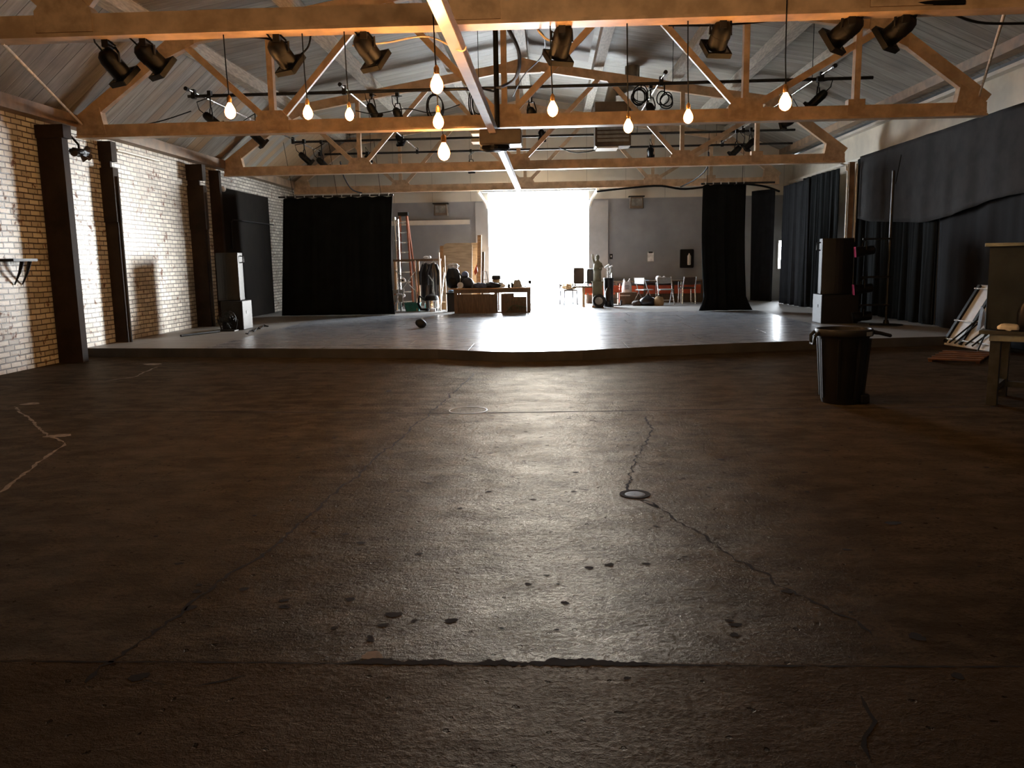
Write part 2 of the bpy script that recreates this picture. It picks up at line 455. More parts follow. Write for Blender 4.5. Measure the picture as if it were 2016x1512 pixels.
for k in range(420):                                    # small pock marks, thicker in the worn middle
    x = rh.gauss(.2, 2.6); y = rh.uniform(2.9, 12.); hole(g, x, y, rh.choice((.004, .005, .006, .008, .013)), asp=rh.uniform(1., 2.))
struct(g.obj('floor_pits', HOLE))
g = B()
crack(g, [(165,1345),(378,1190),(585,1040),(770,880),(935,735)], .016, jit=.7, wob=.03, step=.03)
crack(g, [(1275,820),(1285,845),(1262,880),(1235,935),(1238,965),(1275,985),(1340,1030),(1490,1120),(1560,1165),(1720,1250)], .012, jit=.8, wob=.035, step=.03)
crack(g, [(-300,806),(900,814),(1400,806),(2300,798)], .024, jit=.4, wob=.004)
crack(g, [(1690,1370),(1720,1420),(1700,1470),(1712,1500)], .012)
crack(g, [(1262,985),(1300,1000),(1275,992)], .02)
crack(g, [(385,1350),(440,1340),(485,1330)], .012)
crack(g, [(255,1350),(290,1338),(325,1348)], .012)
YJ = 2.86
crack(g, [(-2.6, YJ, 0), (2.6, YJ, 0)], .008, jit=.9, wob=.004)
# the crumbled front joint
xs = [-.80+.012*i for i in range(106)]; top = []; o = 0
for i, x in enumerate(xs):
    o = o*.75+rh.uniform(-.014, .014)
    env = min(1, (x+.80)/.12, (.47-x)/.25)
    hgt = max(.004, env*(.028+.016*math.sin(x*9+1)+.010*math.sin(x*23)+o))
    top.append((g.bm.verts.new((x, YJ-.006+rh.uniform(-.005, .003)*env*2, .0013)), g.bm.verts.new((x, YJ+hgt, .0013))))
for a, b in zip(top, top[1:]): g.bm.faces.new((a[0], b[0], b[1], a[1]))
struct(g.obj('floor_cracks', HOLE))
g = B()
for p_ in ([(0,972),(60,925),(130,872)], [(130,872),(95,858),(30,800)], [(205,750),(265,742),(310,722)]): crack(g, p_, .022, jit=.8, z=.001)
for hx, hy, hr in ((60,795,.07), (115,858,.07), (300,717,.1), (733,1291,.03)):
    q = at(hx, hy, Z=0); hole(g, q.x, q.y, hr, z=.001, asp=1.6)
struct(g.obj('floor_scuffs', CHALK))
# stage: a shallow platform whose front swells towards the middle
front = [(-7.88, 13.45), (-5, 13.1), (-2.6, 12.75), (-1.75, 12.6), (-1.25, 12.35), (-.8, 12.13), (-.2, 12.08), (.5, 12.2), (1.6, 12.6), (3.4, 13.05), (5.2, 13.4), (7.43, 13.75)]
poly = [(x, y, 0.001) for x, y in front] + [(7.43, YB-.02, .001), (-7.88, YB-.02, .001)]
st = B().prism(poly, (0, 0, SZ-.001)).obj('floor_stage', STAGE)
st.data.materials.append(STFACE)
for f in st.data.polygons:
    if abs(f.normal.z) < .5: f.material_index = 1
struct(st)
struct(B().span((XL-.35, -6, 0), (XL, YB+.3, 3.98)).obj('wall_left', BRICK))
struct(B().span((XR, -6, 0), (XR+.3, YB+.3, 4.62)).obj('wall_right', CREAM))
struct(B().span((-8.3, -6.3, 0), (7.8, -6, 6.6)).obj('wall_front', DARKW))
cb = B()
cb.prism([(x, -6.2, z) for x, z in PROF] + [(x, -6.2, z+.2) for x, z in PROF[::-1]], (0, YB+6.5, 0))
struct(cb.obj('ceiling', ROOF))
DX0, DX1, DZ = at(963, 500, Y=YB).x, at(1159, 500, Y=YB).x, 3.62
WX0, WX1, WZ0, WZ1 = 7.10, 7.38, 1.12, 1.97
bw = B()
bw.prism([(x, YB, z) for x, z in ((-8.3, 0), (DX0, 0), (DX0, deck(DX0)), (-6.1, 5.42), (-8.3, 3.53))], (0, .3, 0))
bw.prism([(x, YB, z) for x, z in ((DX0, DZ), (DX1, DZ), (DX1, deck(DX1)), (-.5, 6.4), (DX0, deck(DX0)))], (0, .3, 0))
bw.prism([(x, YB, z) for x, z in ((DX1, 0), (WX0, 0), (WX0, deck(WX0)), (5.4, 5.42), (DX1, deck(DX1)))], (0, .3, 0))
bw.span((WX0, YB, 0), (WX1, YB+.3, WZ0)); bw.span((WX0, YB, WZ1), (WX1, YB+.3, deck(WX1))); bw.span((WX1, YB, 0), (7.8, YB+.3, 4.5))
struct(bw.obj('wall_back', BACKW))
wf = B()
for a, b in (((WX0-.04, WZ0-.04), (WX1+.04, WZ0)), ((WX0-.04, WZ1), (WX1+.04, WZ1+.04)), ((WX0-.04, WZ0), (WX0, WZ1)), ((WX1, WZ0), (WX1+.04, WZ1))):
    wf.span((a[0], YB-.03, a[1]), (b[0], YB+.05, b[1]))
struct(wf.obj('window_1', GREYM))
# outdoor apron beyond the door
struct(B().span((-14, YB+.3, .0), (14, YB+18, .14)).obj('floor_outside', GROUND))

# roll-up door opening: jamb panels, hood, guide tracks
dj = thing('door_1', 'wide open roll-up door in the middle of the back wall, white daylight behind it', 'door', (0, YB-.1, SZ)); struct(dj)
for x0, x1 in ((at(926, 0, Y=YB).x, DX0), (DX1, at(1197, 0, Y=YB).x)):
    B().span((x0, YB-.07, SZ), (x1, YB, 3.3)).obj('jamb_panel', JAMB, dj)
B().tube((DX0-.25, YB-.22, DZ+.02), (DX1+.25, YB-.22, DZ+.02), .06, 14).obj('roller_tube', GREYM, dj, smooth=True)
B().span((DX0+.1, YB-.1, DZ+.1), (DX1-.1, YB-.04, DZ+.16)).obj('hood', LIP, dj)
for sx, x in ((-1, DX0), (1, DX1)):
    B().path([(x+sx*.26, YB-.5, DZ-.02), (x+sx*.2, YB-.3, DZ-.12), (x+sx*.08, YB-.14, DZ-.32), (x+sx*.03, YB-.1, DZ-.5)], .05, 6).obj('guide_track', LIP, dj, smooth=True)
# dark door on the left wall
dl0, dl1 = at(437, 630, X=XL+.05).y, at(536, 560, X=XL+.05).y
d2 = thing('door_2', 'tall dark painted sliding door on the left brick wall behind the loudspeaker', 'door', (XL+.05, (dl0+dl1)/2, SZ)); struct(d2)
B().span((XL, dl0, SZ), (XL+.08, dl1, 3.36)).obj('door_panel', DOORP, d2)
B().path([(XL+.12, dl0+.8, 1.9), (XL+.12, dl0+.8, 2.55), (XL+.12, dl0+.95, 2.62), (XL+.12, dl1+.2, 2.62)], .02, 6).obj('conduit', BLK, d2)
# trims
struct(B().span((XR-.1, -6, 3.70), (XR, YB, 3.76)).obj('trim_1', LIP))
struct(B().span((XR-.16, -6, 4.36), (XR, YB, 4.42)).obj('trim_2', LIP))
struct(B().span((XR-.04, -6, 4.42), (XR, YB, 4.60)).obj('trim_3', CLER))
struct(B().span((XR-.42, -6, 4.52), (XR-.18, YB, 4.70)).obj('trim_4', EAVE))
struct(B().span((XL, -6, 3.78), (XL+.22, YB, 3.98)).obj('trim_5', EAVE))
struct(B().tube((XL+.06, at(228, 276, X=XL+.06).y, 3.62), (XL+.06, at(312, 303, X=XL+.06).y, 3.62), .025).obj('trim_6', LIP))
struct(B().span((at(772, 440, Y=YB).x, YB-.07, at(850, 443, Y=YB).z), (at(925, 440, Y=YB).x, YB, at(850, 434, Y=YB).z)).obj('trim_7', LIP))

# ------------------------------------------------------------------ roof timbers
pur = [(-6.15, 'at the left bend of the roof'), (-4.1, 'second from the left bend of the roof'), (-2.2, 'third from the left bend of the roof'), (-.55, 'under the ridge of the roof'),
       (1.2, 'first to the right of the roof ridge'), (3.0, 'second to the right of the roof ridge'), (4.35, 'third to the right of the roof ridge'), (5.45, 'at the right bend of the roof')]
for x, w in pur:
    zt = deck(x)
    tag(B().span((x-.11, -6, zt-.25), (x+.11, YB-.01, zt-.02)).obj('purlin', PURL), 'whitewashed lengthwise roof timber '+w, 'beam', 'roof purlins')
tag(B().span((-.905, 3.5, 3.47), (-.795, 24.9, 3.49)).span((-.86, 3.5, 3.49), (-.84, 24.9, 3.59)).span((-.905, 3.5, 3.59), (-.795, 24.9, 3.608)).obj('monorail_beam', BEAM),
    'pale steel rail beam running down the middle of the hall under the trusses', 'beam')
q0, q1 = at(1025, 100, Z=6.4), at(1200, 15, Z=6.4)
for k, (x0, x1, w) in enumerate(((-.42, .98, 'nearer the ridge'),)):
    g = B()
    y0, y1 = q1.y-.3, q0.y
    g.prism([(x, y0, deck(x)-.012) for x in (x0+.02, x1)] + [(x, y0, deck(x)-.05) for x in (x1, x0+.02)], (0, y1-y0, 0))
    h_ = tag(g.obj('roof_hatch', HATCH), 'dark brown boarded-over hatch in the roof right of the ridge', 'hatch')

# trusses
TY = [7.8, 13.55, 19.7, 25.1]
XA, XZ = -7.72, 6.85     # ends
XBL, XBR, XRG = -5.95, 5.3, -.55
ZC = 3.61                # underside of the bottom chord
def topz(x):
    pts = [(XA, 3.83), (XBL, 5.1), (XRG, 5.98), (XBR, 5.0), (XZ, 3.85)]
    for (a, za), (b, zb) in zip(pts, pts[1:]):
        if x <= b+1e-6: return za+(zb-za)*(x-a)/(b-a)
names = ['orange-lit tan roof truss nearest the camera, across the top of the photo', 'tan roof truss second from the camera, with a projector under its middle',
         'tan roof truss third from the camera', 'farthest tan roof truss, just in front of the back wall']
for ti, Y in enumerate(TY):
    t = thing('roof_truss', names[ti], 'truss', (0, Y, ZC), 0, 'roof trusses')
    zb = ZC
    B().span((XA, Y-.06, zb+.03), (XZ, Y+.06, zb+.21)).span((XA, Y-.11, zb), (XZ, Y+.11, zb+.03)).obj('bottom_chord', TRU, t)
    tc = B()
    pts = [(XA, 3.83), (XBL, 5.1), (XRG, 5.98), (XBR, 5.0), (XZ, 3.85)]
    for a, b in zip(pts, pts[1:]): tc.bar((a[0], Y, a[1]), (b[0], Y, b[1]), .12, .2, (0, 0, 1))
    tc.obj('top_chord', TRU, t)
    bn = [-4.45, -.68, 3.13]; tn = [XBL, -2.6, 1.3, XBR]
    for x in bn:
        B().bar((x, Y, zb+.2), (x, Y, topz(x)), .13, .09, (1, 0, 0)).obj('vertical', TRU, t)
    B().bar((4.85, Y, zb+.2), (4.85, Y, topz(4.85)), .13, .09, (1, 0, 0)).obj('vertical', TRU, t)
    for i, x in enumerate(bn):
        for xt in (tn[i], tn[i+1]):
            s_ = 1 if xt > x else -1
            B().bar((x+s_*.1, Y+.012*s_, zb+.22), (xt-s_*.1, Y+.012*s_, topz(xt)-.05), .07, .10, (0, 0, 1)).obj('diagonal', TRU, t)
    for x in bn:
        B().prism([(x-.27, Y-.08, zb+.05), (x+.27, Y-.08, zb+.05), (x+.27, Y-.08, zb+.24), (x+.16, Y-.08, zb+.36), (x-.16, Y-.08, zb+.36), (x-.27, Y-.08, zb+.24)], (0, .16, 0)).obj('gusset_plate', TRU2, t)
    x = 4.85
    B().span((x-.13, Y-.075, zb+.05), (x+.13, Y+.075, zb+.3)).obj('gusset_plate', TRU2, t)
    for xe, s_ in ((XA, 1), (XZ, -1)):
        B().prism([(xe, Y-.08, zb+.05), (xe+s_*.5, Y-.08, zb+.05), (xe+s_*.42, Y-.08, zb+.48), (xe+s_*.05, Y-.08, zb+.26)], (0, .16, 0)).obj('end_plate', TRU2, t)
    for xt, d in ((XBL, .3), (XBR, .3), (XRG, .42)):
        z = topz(xt)
        B().prism([(xt-d, Y-.075, topz(xt-d)-.12), (xt, Y-.075, z-.2), (xt+d, Y-.075, topz(xt+d)-.12), (xt+d, Y-.075, topz(xt+d)+.1), (xt, Y-.075, z+.14), (xt-d, Y-.075, topz(xt-d)+.1)], (0, .15, 0)).obj('gusset_plate', TRU2, t)
# bracing rods from the first truss to the ends of the second
for a, b, l in (((5, 85), (-7.6, TY[1]-.1, 3.83), 'thin pale bracing rod slanting to the left end of the second truss'), ((1980, 18), (6.7, TY[1]-.1, 3.9), 'thin pale bracing rod slanting to the right end of the second truss')):
    p0 = at(*a, Y=TY[0]+.05); p0.z = max(p0.z, ZC-.02)
    tag(B().tube(p0, b, .016, 8).obj('bracing_rod', ROPE), l, 'rod', 'bracing rods')
# columns on the left wall
def col(px0, px1, pybase, depth, name, caps, zt=3.78):
    y1 = at(px1, pybase, Z=.0 if pybase > 690 else SZ)
    return y1
colspec = [ # (Y, width along Y, depth, bottom z, label)
    (12.75, .16, .40, .0, 'widest dark brown column on the left brick wall, just before the stage'),
    (14.5, .12, .21, SZ, 'dark brown column with a blocky head, second along the left brick wall'),
    (18.0, .12, .32, SZ, 'dark brown column with a blocky head, third along the left brick wall'),
    (19.2, .12, .24, SZ, 'slim dark brown column next to the dark door on the left brick wall')]
for i, (y, w, d, z0, l) in enumerate(colspec):
    t = thing('column', l, 'column', (XL+d/2, y, z0), 0, 'dark columns on the left wall')
    if i in (1, 2):
        B().span((XL, y-w/2, z0), (XL+d, y+w/2, 2.3)).obj('shaft', COLM, t)
        B().span((XL, y-w/2-.03, 2.3), (XL+d*1.15, y+w/2+.03, 3.25)).obj('casing', COLM, t)
        B().span((XL, y-w/2+.03, 3.25), (XL+d*.8, y+w/2-.03, 3.36)).obj('neck', COLM, t)
        B().span((XL, y-w/2-.03, 3.36), (XL+d*1.15, y+w/2+.03, 3.70)).obj('capital', COLM, t)
        B().tube((XL+d+.04, y, z0), (XL+d+.04, y, 3.1), .03, 8).obj('conduit', COLM, t)
    else:
        B().span((XL, y-w/2, z0), (XL+d, y+w/2, 3.70)).obj('shaft', COLM, t)
        if i == 0: B().span((XL, y-w/2-.03, 3.5), (XL+d+.05, y+w/2+.03, 3.70)).obj('capital', COLM, t)
# right column with conduits
t = thing('column', 'tan post with bright conduits by the right drapes, behind the loudspeaker', 'column', (6.95, 19.55, SZ))
B().span((6.90, 19.45, SZ), (7.02, 19.57, 3.6)).obj('shaft', EAVE, t)
for dx in (-.1, .1): B().tube((6.96+dx, 19.42, SZ), (6.96+dx, 19.42, 3.55), .025, 8).obj('conduit', LIP, t, smooth=True)
B().path([(6.82, 19.42, 3.4), (6.8, 19.42, 3.53), (6.68, 19.42, 3.57)], .02, 6).obj('conduit', LIP, t)

# ------------------------------------------------------------------ lighting grid of pipes
GZ = 4.52
cross = [(14.95, at(372, 213, Y=14.95), at(1718, 165, Y=14.95), 'long black lighting pipe across the hall just behind the second truss'),
         (20.7, at(575, 293, Y=20.7), at(1565, 262, Y=20.7), 'black lighting pipe across the hall just behind the third truss'),
         (23.1, at(640, 324, Y=23.1), at(1560, 288, Y=23.1), 'black lighting pipe across the hall nearest the back wall')]
for Y, a, b, l in cross:
    z = GZ
    t = thing('lighting_pipe', l, 'pipe', ((a.x+b.x)/2, Y, z), 0, 'lighting pipes across the hall')
    B().tube((a.x, Y, z), (b.x, Y, z), .03, 10).obj('pipe', PIPE, t, smooth=True)
    for x in (-4.9, -1.2, 2.2, 4.6):
        B().tube((x, Y, z), (x, Y, deck(x)-.02), .006, 5).obj('hanger_wire', CAB, t)
longs = [((367, 175), 'leftmost'), ((670, 167), 'second from the left'), ((925, 168), 'beside the central rail'), ((1310, 143), 'second from the right'), ((1643, 130), 'rightmost')]
for (px, py), l in longs:
    r = ray(px, py); tt = (GZ+.07-1.5)/r.z; p = CAM+r*tt
    t = thing('silver_pipe', 'shiny silver pipe running lengthwise on the lighting grid, '+l+' of five', 'pipe', (p.x, p.y, p.z), 0, 'lengthwise silver pipes')
    B().tube((p.x, p.y, p.z), (p.x, 23.3, p.z), .022, 10).obj('pipe', SILV, t, smooth=True)
    B().tube((p.x, p.y-.04, p.z), (p.x, p.y+.04, p.z), .036, 10).obj('end_cap', BLK, t, smooth=True)
    for Y in (14.95, 20.7, 23.1): B().box((p.x, Y, GZ+.035), (.07, .08, .16)).obj('clamp', BLK, t)

# ------------------------------------------------------------------ stage spotlights
def spot(pb, pf, Y, dy, hz, label, r=.085, group='stage spotlights', hy=None, gel=None, small=False):
    a = at(*pb, Y=Y); b = at(*pf, Y=Y+dy)
    mid = a.lerp(b, .45); L = (b-a).length
    hy = Y+dy*.45 if hy is None else hy
    t = thing('spotlight', label, 'spotlight', (mid.x, hy, hz), 0, group)
    M = frame(a, b)
    body = B().lathe([(r*.45, -.01), (r*.8, .015), (r, .07), (r, L*.45), (r*1.02, L*.45), (r*1.02, L*.5), (r*.98, L*.5), (r*.98, L*.86), (r*1.05, L*.86), (r*1.05, L*.93), (r*.9, L*.93), (r*.9, L*.9)], M, 18).obj('body', CAN, t, smooth=True)
    g = B()
    for sx, sy, wx, wy in ((-1, 0, .02, 2.5*r), (1, 0, .02, 2.5*r), (0, -1, 2.5*r, .02), (0, 1, 2.5*r, .02)):
        g.box((sx*1.2*r, sy*1.2*r, L*.97), (wx, wy, .05), M)
    g.obj('gel_frame', gel or CAN, body)
    x = M.to_3x3() @ V((1, 0, 0))
    top = V((mid.x, hy, hz)); ytop = V((mid.x, mid.y, min(hz-.05, mid.z+r+.12)))
    g = B()
    for s_ in (-1, 1):
        g.path([mid+x*r*1.12*s_, mid+x*r*1.12*s_+V((0, 0, r*.9)), ytop+x*r*.6*s_, ytop], .012, 5)
    g.obj('yoke', BLK, t)
    B().path([ytop, (ytop.x, (ytop.y+top.y)/2, (ytop.z+top.z)/2), top], .014, 6).box(top+V((0, 0, -.02)), (.06, .1, .09)).obj('clamp', BLK, t)
    back = a + (a-b).normalized()*.0
    B().path([back, back+(a-b).normalized()*.1, back+(a-b).normalized()*.14+V((0, 0, .1)), top+V((.08, 0, -.05))], .009, 5).obj('cable', CAB, body)
    return t
n8 = ['leftmost of eight hanging under the nearest truss', 'second from the left of eight under the nearest truss', 'third from the left under the nearest truss, pointing right', 'fourth from the left under the nearest truss, left of the central rail',
      'fifth from the left under the nearest truss, right of the central rail', 'sixth from the left under the nearest truss, pointing down', 'second from the right under the nearest truss', 'rightmost under the nearest truss']
fr = [((203, 102), (247, 153)), ((272, 90), (322, 137)), ((537, 82), (573, 130)), ((706, 72), (741, 122)), ((1113, 52), (1098, 116)), ((1427, 44), (1408, 98)), ((1693, 36), (1637, 84)), ((1797, 34), (1742, 80))]
for i, (a, b) in enumerate(fr):
    spot(a, b, TY[0]+.06, .18, ZC, 'black stage spotlight '+n8[i], .092, 'spotlights under the nearest truss', hy=TY[0]+.06, gel=None)
gr = [((402, 224), (434, 250), 14.6, 'at the left end of the pipe behind the second truss'), ((492, 258), (520, 284), 16.2, 'half hidden below the second truss, left side'),
      ((726, 205), (741, 232), 15.0, 'on the pipe behind the second truss, left of the hanging bulbs'), ((778, 214), (790, 240), 15.1, 'second of the pair left of the hanging bulbs'),
      ((1044, 213), (1050, 236), 15.1, 'on the pipe just right of the central rail'), ((1278, 205), (1284, 228), 15.0, 'beside the cable coils on the pipe right of centre'),
      ((1626, 180), (1592, 212), 14.8, 'at the right end of the pipe behind the second truss'), ((1562, 236), (1540, 246), 16.4, 'peeping out below the second truss, right side'),
      ((590, 302), (612, 322), 20.4, 'left end of the pipe behind the third truss'), ((625, 312), (646, 332), 20.6, 'second on the left end of the pipe behind the third truss'),
      ((1486, 274), (1468, 292), 20.3, 'right of the pair near the right end of the third truss'), ((1458, 288), (1440, 306), 20.5, 'left of the pair near the right end of the third truss'),
      ((1280, 290), (1281, 310), 22.9, 'dark rounded one on the back pipe right of centre'), ((722, 306), (726, 322), 22.9, 'on the back pipe at the left side'),
      ((926, 322), (930, 336), 22.9, 'small one on the back pipe left of the door'), ((1066, 256), (1068, 274), 20.6, 'short one facing down right of the projector'),
      ((782, 266), (790, 282), 20.6, 'on the pipe behind the third truss, left of centre')]
for a, b, Y, l in gr:
    spot(a, b, Y, .16, GZ, 'small black stage light '+l, .075, 'spotlights on the lighting grid')

# ------------------------------------------------------------------ hanging bulbs
bulbs = [(453, 218, TY[0]-.02, 30, 'leftmost, over the left spotlight pipe'), (606, 221, TY[0]+.02, 27, 'second from the left'), (688, 225, TY[0], 24, 'third from the left'),
         (860, 165, TY[0]-.14, 36, 'highest and largest, left of the central rail'), (863, 238, TY[0]+.14, 30, 'straight below the highest bulb'), (874, 298, TY[1]-.14, 34, 'lowest, hanging under the second truss'),
         (1088, 214, TY[0]+.02, 29, 'first to the right of the central rail'), (1237, 248, TY[0]+.02, 26, 'low one right of centre, in front of the second truss'), (1355, 229, TY[0], 26, 'second from the right'),
         (1546, 200, TY[0]-.14, 33, 'rightmost')]
for px, py, Y, size, l in bulbs:
    c = at(px, py, Y=Y); h = size/F*Y; r = h*.36
    top = ZC if Y < 9 else ZC
    t = thing('pendant_bulb', 'amber bulb on a cord, '+l, 'light bulb', (c.x, c.y, top), 0, 'hanging filament bulbs')
    prof = [(r*.02, -h*.52), (r*.5, -h*.46), (r*.85, -h*.32), (r, -h*.12), (r*.92, h*.08), (r*.65, h*.28), (r*.4, h*.42), (r*.3, h*.5)]
    B().lathe(prof, T(c), 16).obj('bulb', BULB, t, smooth=True)
    B().lathe([(r*.34, h*.46), (r*.42, h*.52), (r*.42, h*.8), (r*.3, h*.86), (.008, h*.95)], T(c), 12).obj('socket', SOCK, t, smooth=True)
    ztop = top+ (.22 if abs(abs(Y-TY[0])-.14) < .01 else .01)
    if abs(Y-TY[0]) < .13: pts = [(c.x, c.y, c.z+h*.9), (c.x-.01, c.y, (c.z+top)/2), (c.x-.015, c.y, top+.01)]
    else: pts = [(c.x, c.y, c.z+h*.9), (c.x-.01, c.y, (c.z+top)/2), (c.x-.015, c.y, ztop), (c.x-.015, c.y+(.1 if Y < TY[0] or Y > 9 else -.1), ztop+.01)]
    B().path(pts, .006, 5).obj('cord', CAB, t)

# ------------------------------------------------------------------ projector on a black pole
pp = at(977, 150, Y=13.42)
t = thing('projector_mount', 'black vertical pole dropping from the roof to the boxy projector under the second truss', 'projector', (pp.x, 13.42, 3.62))
B().tube((pp.x, 13.42, 3.6), (pp.x, 13.42, deck(pp.x)-.02), .042, 12).obj('pole', BLK, t, smooth=True)
a, b = at(945, 258, Y=13.35), at(1027, 286, Y=13.35)
B().span((a.x, 13.15, b.z), (b.x, 13.65, a.z)).obj('housing', HEAT, t, bevel=.02)
B().span((a.x-.13, 13.2, a.z-.06), (a.x, 13.5, a.z-.01)).span((a.x-.13, 13.2, b.z+.05), (a.x, 13.5, b.z+.1)).obj('bracket', GREYM, t)
B().blob(((a.x+b.x)/2-.1, 13.35, b.z-.03), (.25, .15, .06), jit=.15).obj('cover_bag', CAB, t, smooth=True)

# unit heater and duct
a, b = at(1170, 205, Y=20.1), at(1240, 290, Y=20.1)
t = thing('unit_heater', 'brown boxy unit heater with a grey duct bending up to the roof, right of centre', 'heater', ((a.x+b.x)/2, 20.1, b.z))
B().span((a.x, 19.8, b.z), (b.x, 20.4, a.z)).obj('cabinet', HEAT, t, bevel=.02)
g = B()
for k in range(7): g.span((a.x+.05, 19.77, b.z+.1+k*.09), (b.x-.05, 19.8, b.z+.16+k*.09))
g.obj('louver', GREYM, t)
B().span((a.x+.04, 19.8, b.z-.04), (b.x-.3, 20.4, b.z)).obj('bottom_grille', LIP, t)
d0, d1, d2_ = at(1245, 100, Y=20.1), at(1245, 165, Y=20.1), at(1205, 190, Y=20.1)
B().path([(d0.x, 20.1, deck(d0.x)-.02), (d0.x, 20.1, d1.z-.1)], .17, 14).obj('duct', DUCT, t, smooth=True)
B().path([(d1.x+.05, 20.1, d1.z+.02), (d2_.x, 20.1, d2_.z+.12), (d2_.x-.05, 20.1, a.z-.02)], .15, 14).obj('elbow', DUCT, t, smooth=True)

# cable coils and hanging loops
def coil(px, py, Y, r, n, label, squash=1.4, z=None):
    c = at(px, py, Y=Y); g = B(); rn = random.Random(int(px))
    for k in range(n):
        rr = r*rn.uniform(.8, 1.1); o = V((rn.uniform(-.05, .05), rn.uniform(-.04, .04), rn.uniform(-.05, .05)))
        g.path([c+o+V((rr*math.cos(u), .05*math.sin(u*2+k), rr*squash*math.sin(u))) for u in [2*PI*i/22 for i in range(22)]], .011, 5, closed=True)
    g.tube(c+V((0, 0, r*squash*.8)), (c.x, Y, GZ), .012, 5)
    return tag(g.obj('cable_coil', CAB), label, 'cable', 'cable coils on the grid')
coil(940, 205, 14.95, .11, 4, 'black cable coil hanging from the pipe just left of the central rail', 2.2)
coil(853, 208, 14.95, .14, 3, 'loose cable coil on the pipe beside the hanging bulbs', 1.5)
coil(1262, 190, 14.95, .14, 4, 'black cable coil on the pipe right of the low bulb', 1.1)
coil(1308, 197, 14.95, .11, 3, 'right-hand round cable coil on the pipe right of centre', 1.1)
def cable(pxs, label, r=.012, mt=CAB):
    pts = [at(x, y, Y=Y) for x, y, Y in pxs]
    # smooth by Catmull-Rom
    out = []
    for i in range(len(pts)-1):
        p0, p1, p2, p3 = pts[max(i-1, 0)], pts[i], pts[i+1], pts[min(i+2, len(pts)-1)]
        for k in range(6):
            u = k/6
            out.append(.5*((2*p1)+(p2-p0)*u+(2*p0-5*p1+4*p2-p3)*u*u+(3*p1-p0-3*p2+p3)*u**3))
    out.append(pts[-1])
    return tag(B().path(out, r, 6).obj('hanging_cable', mt, smooth=True), label, 'cable', 'hanging cables')
cable([(903, 62, 8), (907, 120, 9), (920, 160, 10), (948, 174, 12), (972, 180, 13.35)], 'thick black cable looping left of the central rail to the pole', .017)
cable([(1000, 55, 8), (1022, 105, 8.6), (1016, 152, 9.4), (990, 170, 11), (978, 172, 13.35)], 'thick black cable looping right of the projector pole', .02)
cable([(1050, 52, 8), (1072, 75, 8.6), (1066, 112, 10), (1030, 150, 12), (1010, 190, 14.9)], 'thin black cable swooping from the nearest truss to the pipe right of the rail', .01)
cable([(176, 238, TY[1]), (240, 250, TY[1]+.3), (310, 240, TY[1]+.8), (376, 219, 14.9)], 'slack dark cable from the left truss end to the lighting pipe', .01)
cable([(460, 72, 8), (535, 78, 8), (575, 112, 8.1), (605, 95, 8), (612, 66, 8)], 'black cable sagging behind the third spotlight under the nearest truss', .01)
cable([(1316, 50, 8), (1400, 50, 8), (1480, 45, 8), (1540, 38, 8)], 'thin black cable along the nearest truss right of centre', .009)
cable([(1860, 20, 8), (1925, 44, 8), (2016, 46, 8)], 'black cable sagging at the top right corner', .012)
cable([(694, 90, 8), (760, 84, 8), (842, 72, 8), (905, 100, 8), (918, 92, 8)], 'pale rope hanging under the nearest truss left of the central rail', .008, ROPE)
cable([(1054, 52, 8), (1070, 72, 8), (1086, 80, 8), (1104, 66, 8), (1118, 55, 8)], 'short pale rope slung under the nearest truss right of the central rail', .011, ROPE)
cable([(670, 318, 22.9), (676, 345, 23.2), (692, 372, 23.6), (712, 380, 24.6)], 'black cable dropping from the back pipe toward the black curtain', .02)
cable([(1395, 300, 21), (1392, 330, 22), (1370, 352, 23), (1340, 368, 24.6)], 'black cable dropping behind the third truss at the right', .02)
cable([(700, 218, 14.9), (740, 224, 14.9), (800, 214, 14.9), (850, 222, 14.9), (905, 206, 14.9)], 'black cable swagged under the pipe left of the bulbs', .009)
cable([(1100, 290, 20.7), (1130, 300, 20.7), (1165, 297, 20.7), (1200, 285, 20.7)], 'black cable swagged between the back pipes above the door', .012)
cable([(1175, 377, 24.6), (1290, 366, 24.6), (1350, 372, 24.6), (1440, 362, 24.6), (1500, 366, 24.6), (1535, 377, 24.6)], 'thick black cable tied along the farthest truss right of the door', .03)
cable([(1640, 30, 7.9), (1660, 22, 7.8), (1780, 8, 7.75), (1900, 4, 7.7)], 'black cable bundle lying on the nearest truss at the right', .02)

# ------------------------------------------------------------------ drapes
def drape(name, pts, z0, z1, mt, label, cat='curtain', folds=1.0, amp=.05, top=None, group=None, seed=1, flare=0., nv=18, bottom=None, gather=None, parent=None, nu=None):
    """cloth hung along the plan polyline pts [(x,y)..] between z0 and z1"""
    rn = random.Random(seed); ph = [rn.uniform(0, 6.28) for _ in range(4)]
    P_ = [V((x, y, 0)) for x, y in pts]; ln = [0]
    for a, b in zip(P_, P_[1:]): ln.append(ln[-1]+(b-a).length)
    Lt = ln[-1]
    def pos(u):
        s = u*Lt
        for i in range(len(P_)-1):
            if s <= ln[i+1]+1e-6:
                d = (P_[i+1]-P_[i]).normalized(); return P_[i]+d*(s-ln[i]), V((-d.y, d.x, 0)), d
    def fn(u, v):
        p, nrm, d = pos(u)
        zt = z1 if top is None else top(u); zb = z0 if bottom is None else bottom(u)
        w = u*Lt*folds*6
        k = .35+.65*v
        off = amp*k*(math.sin(w*2.1+ph[0])+.6*math.sin(w*3.7+ph[1]+v)+.4*math.sin(w*7.3+ph[2]))/1.6
        q = p + nrm*off
        if flare: q += d*flare*(u-.5)*2*v*v
        if gather: q += d*gather(u, v)
        q.z = zt+(zb-zt)*v
        return q
    nu = nu or max(20, int(Lt*folds*26))
    return B().grid(fn, nu, nv).obj(name, mt, parent, smooth=True, solid=.012)
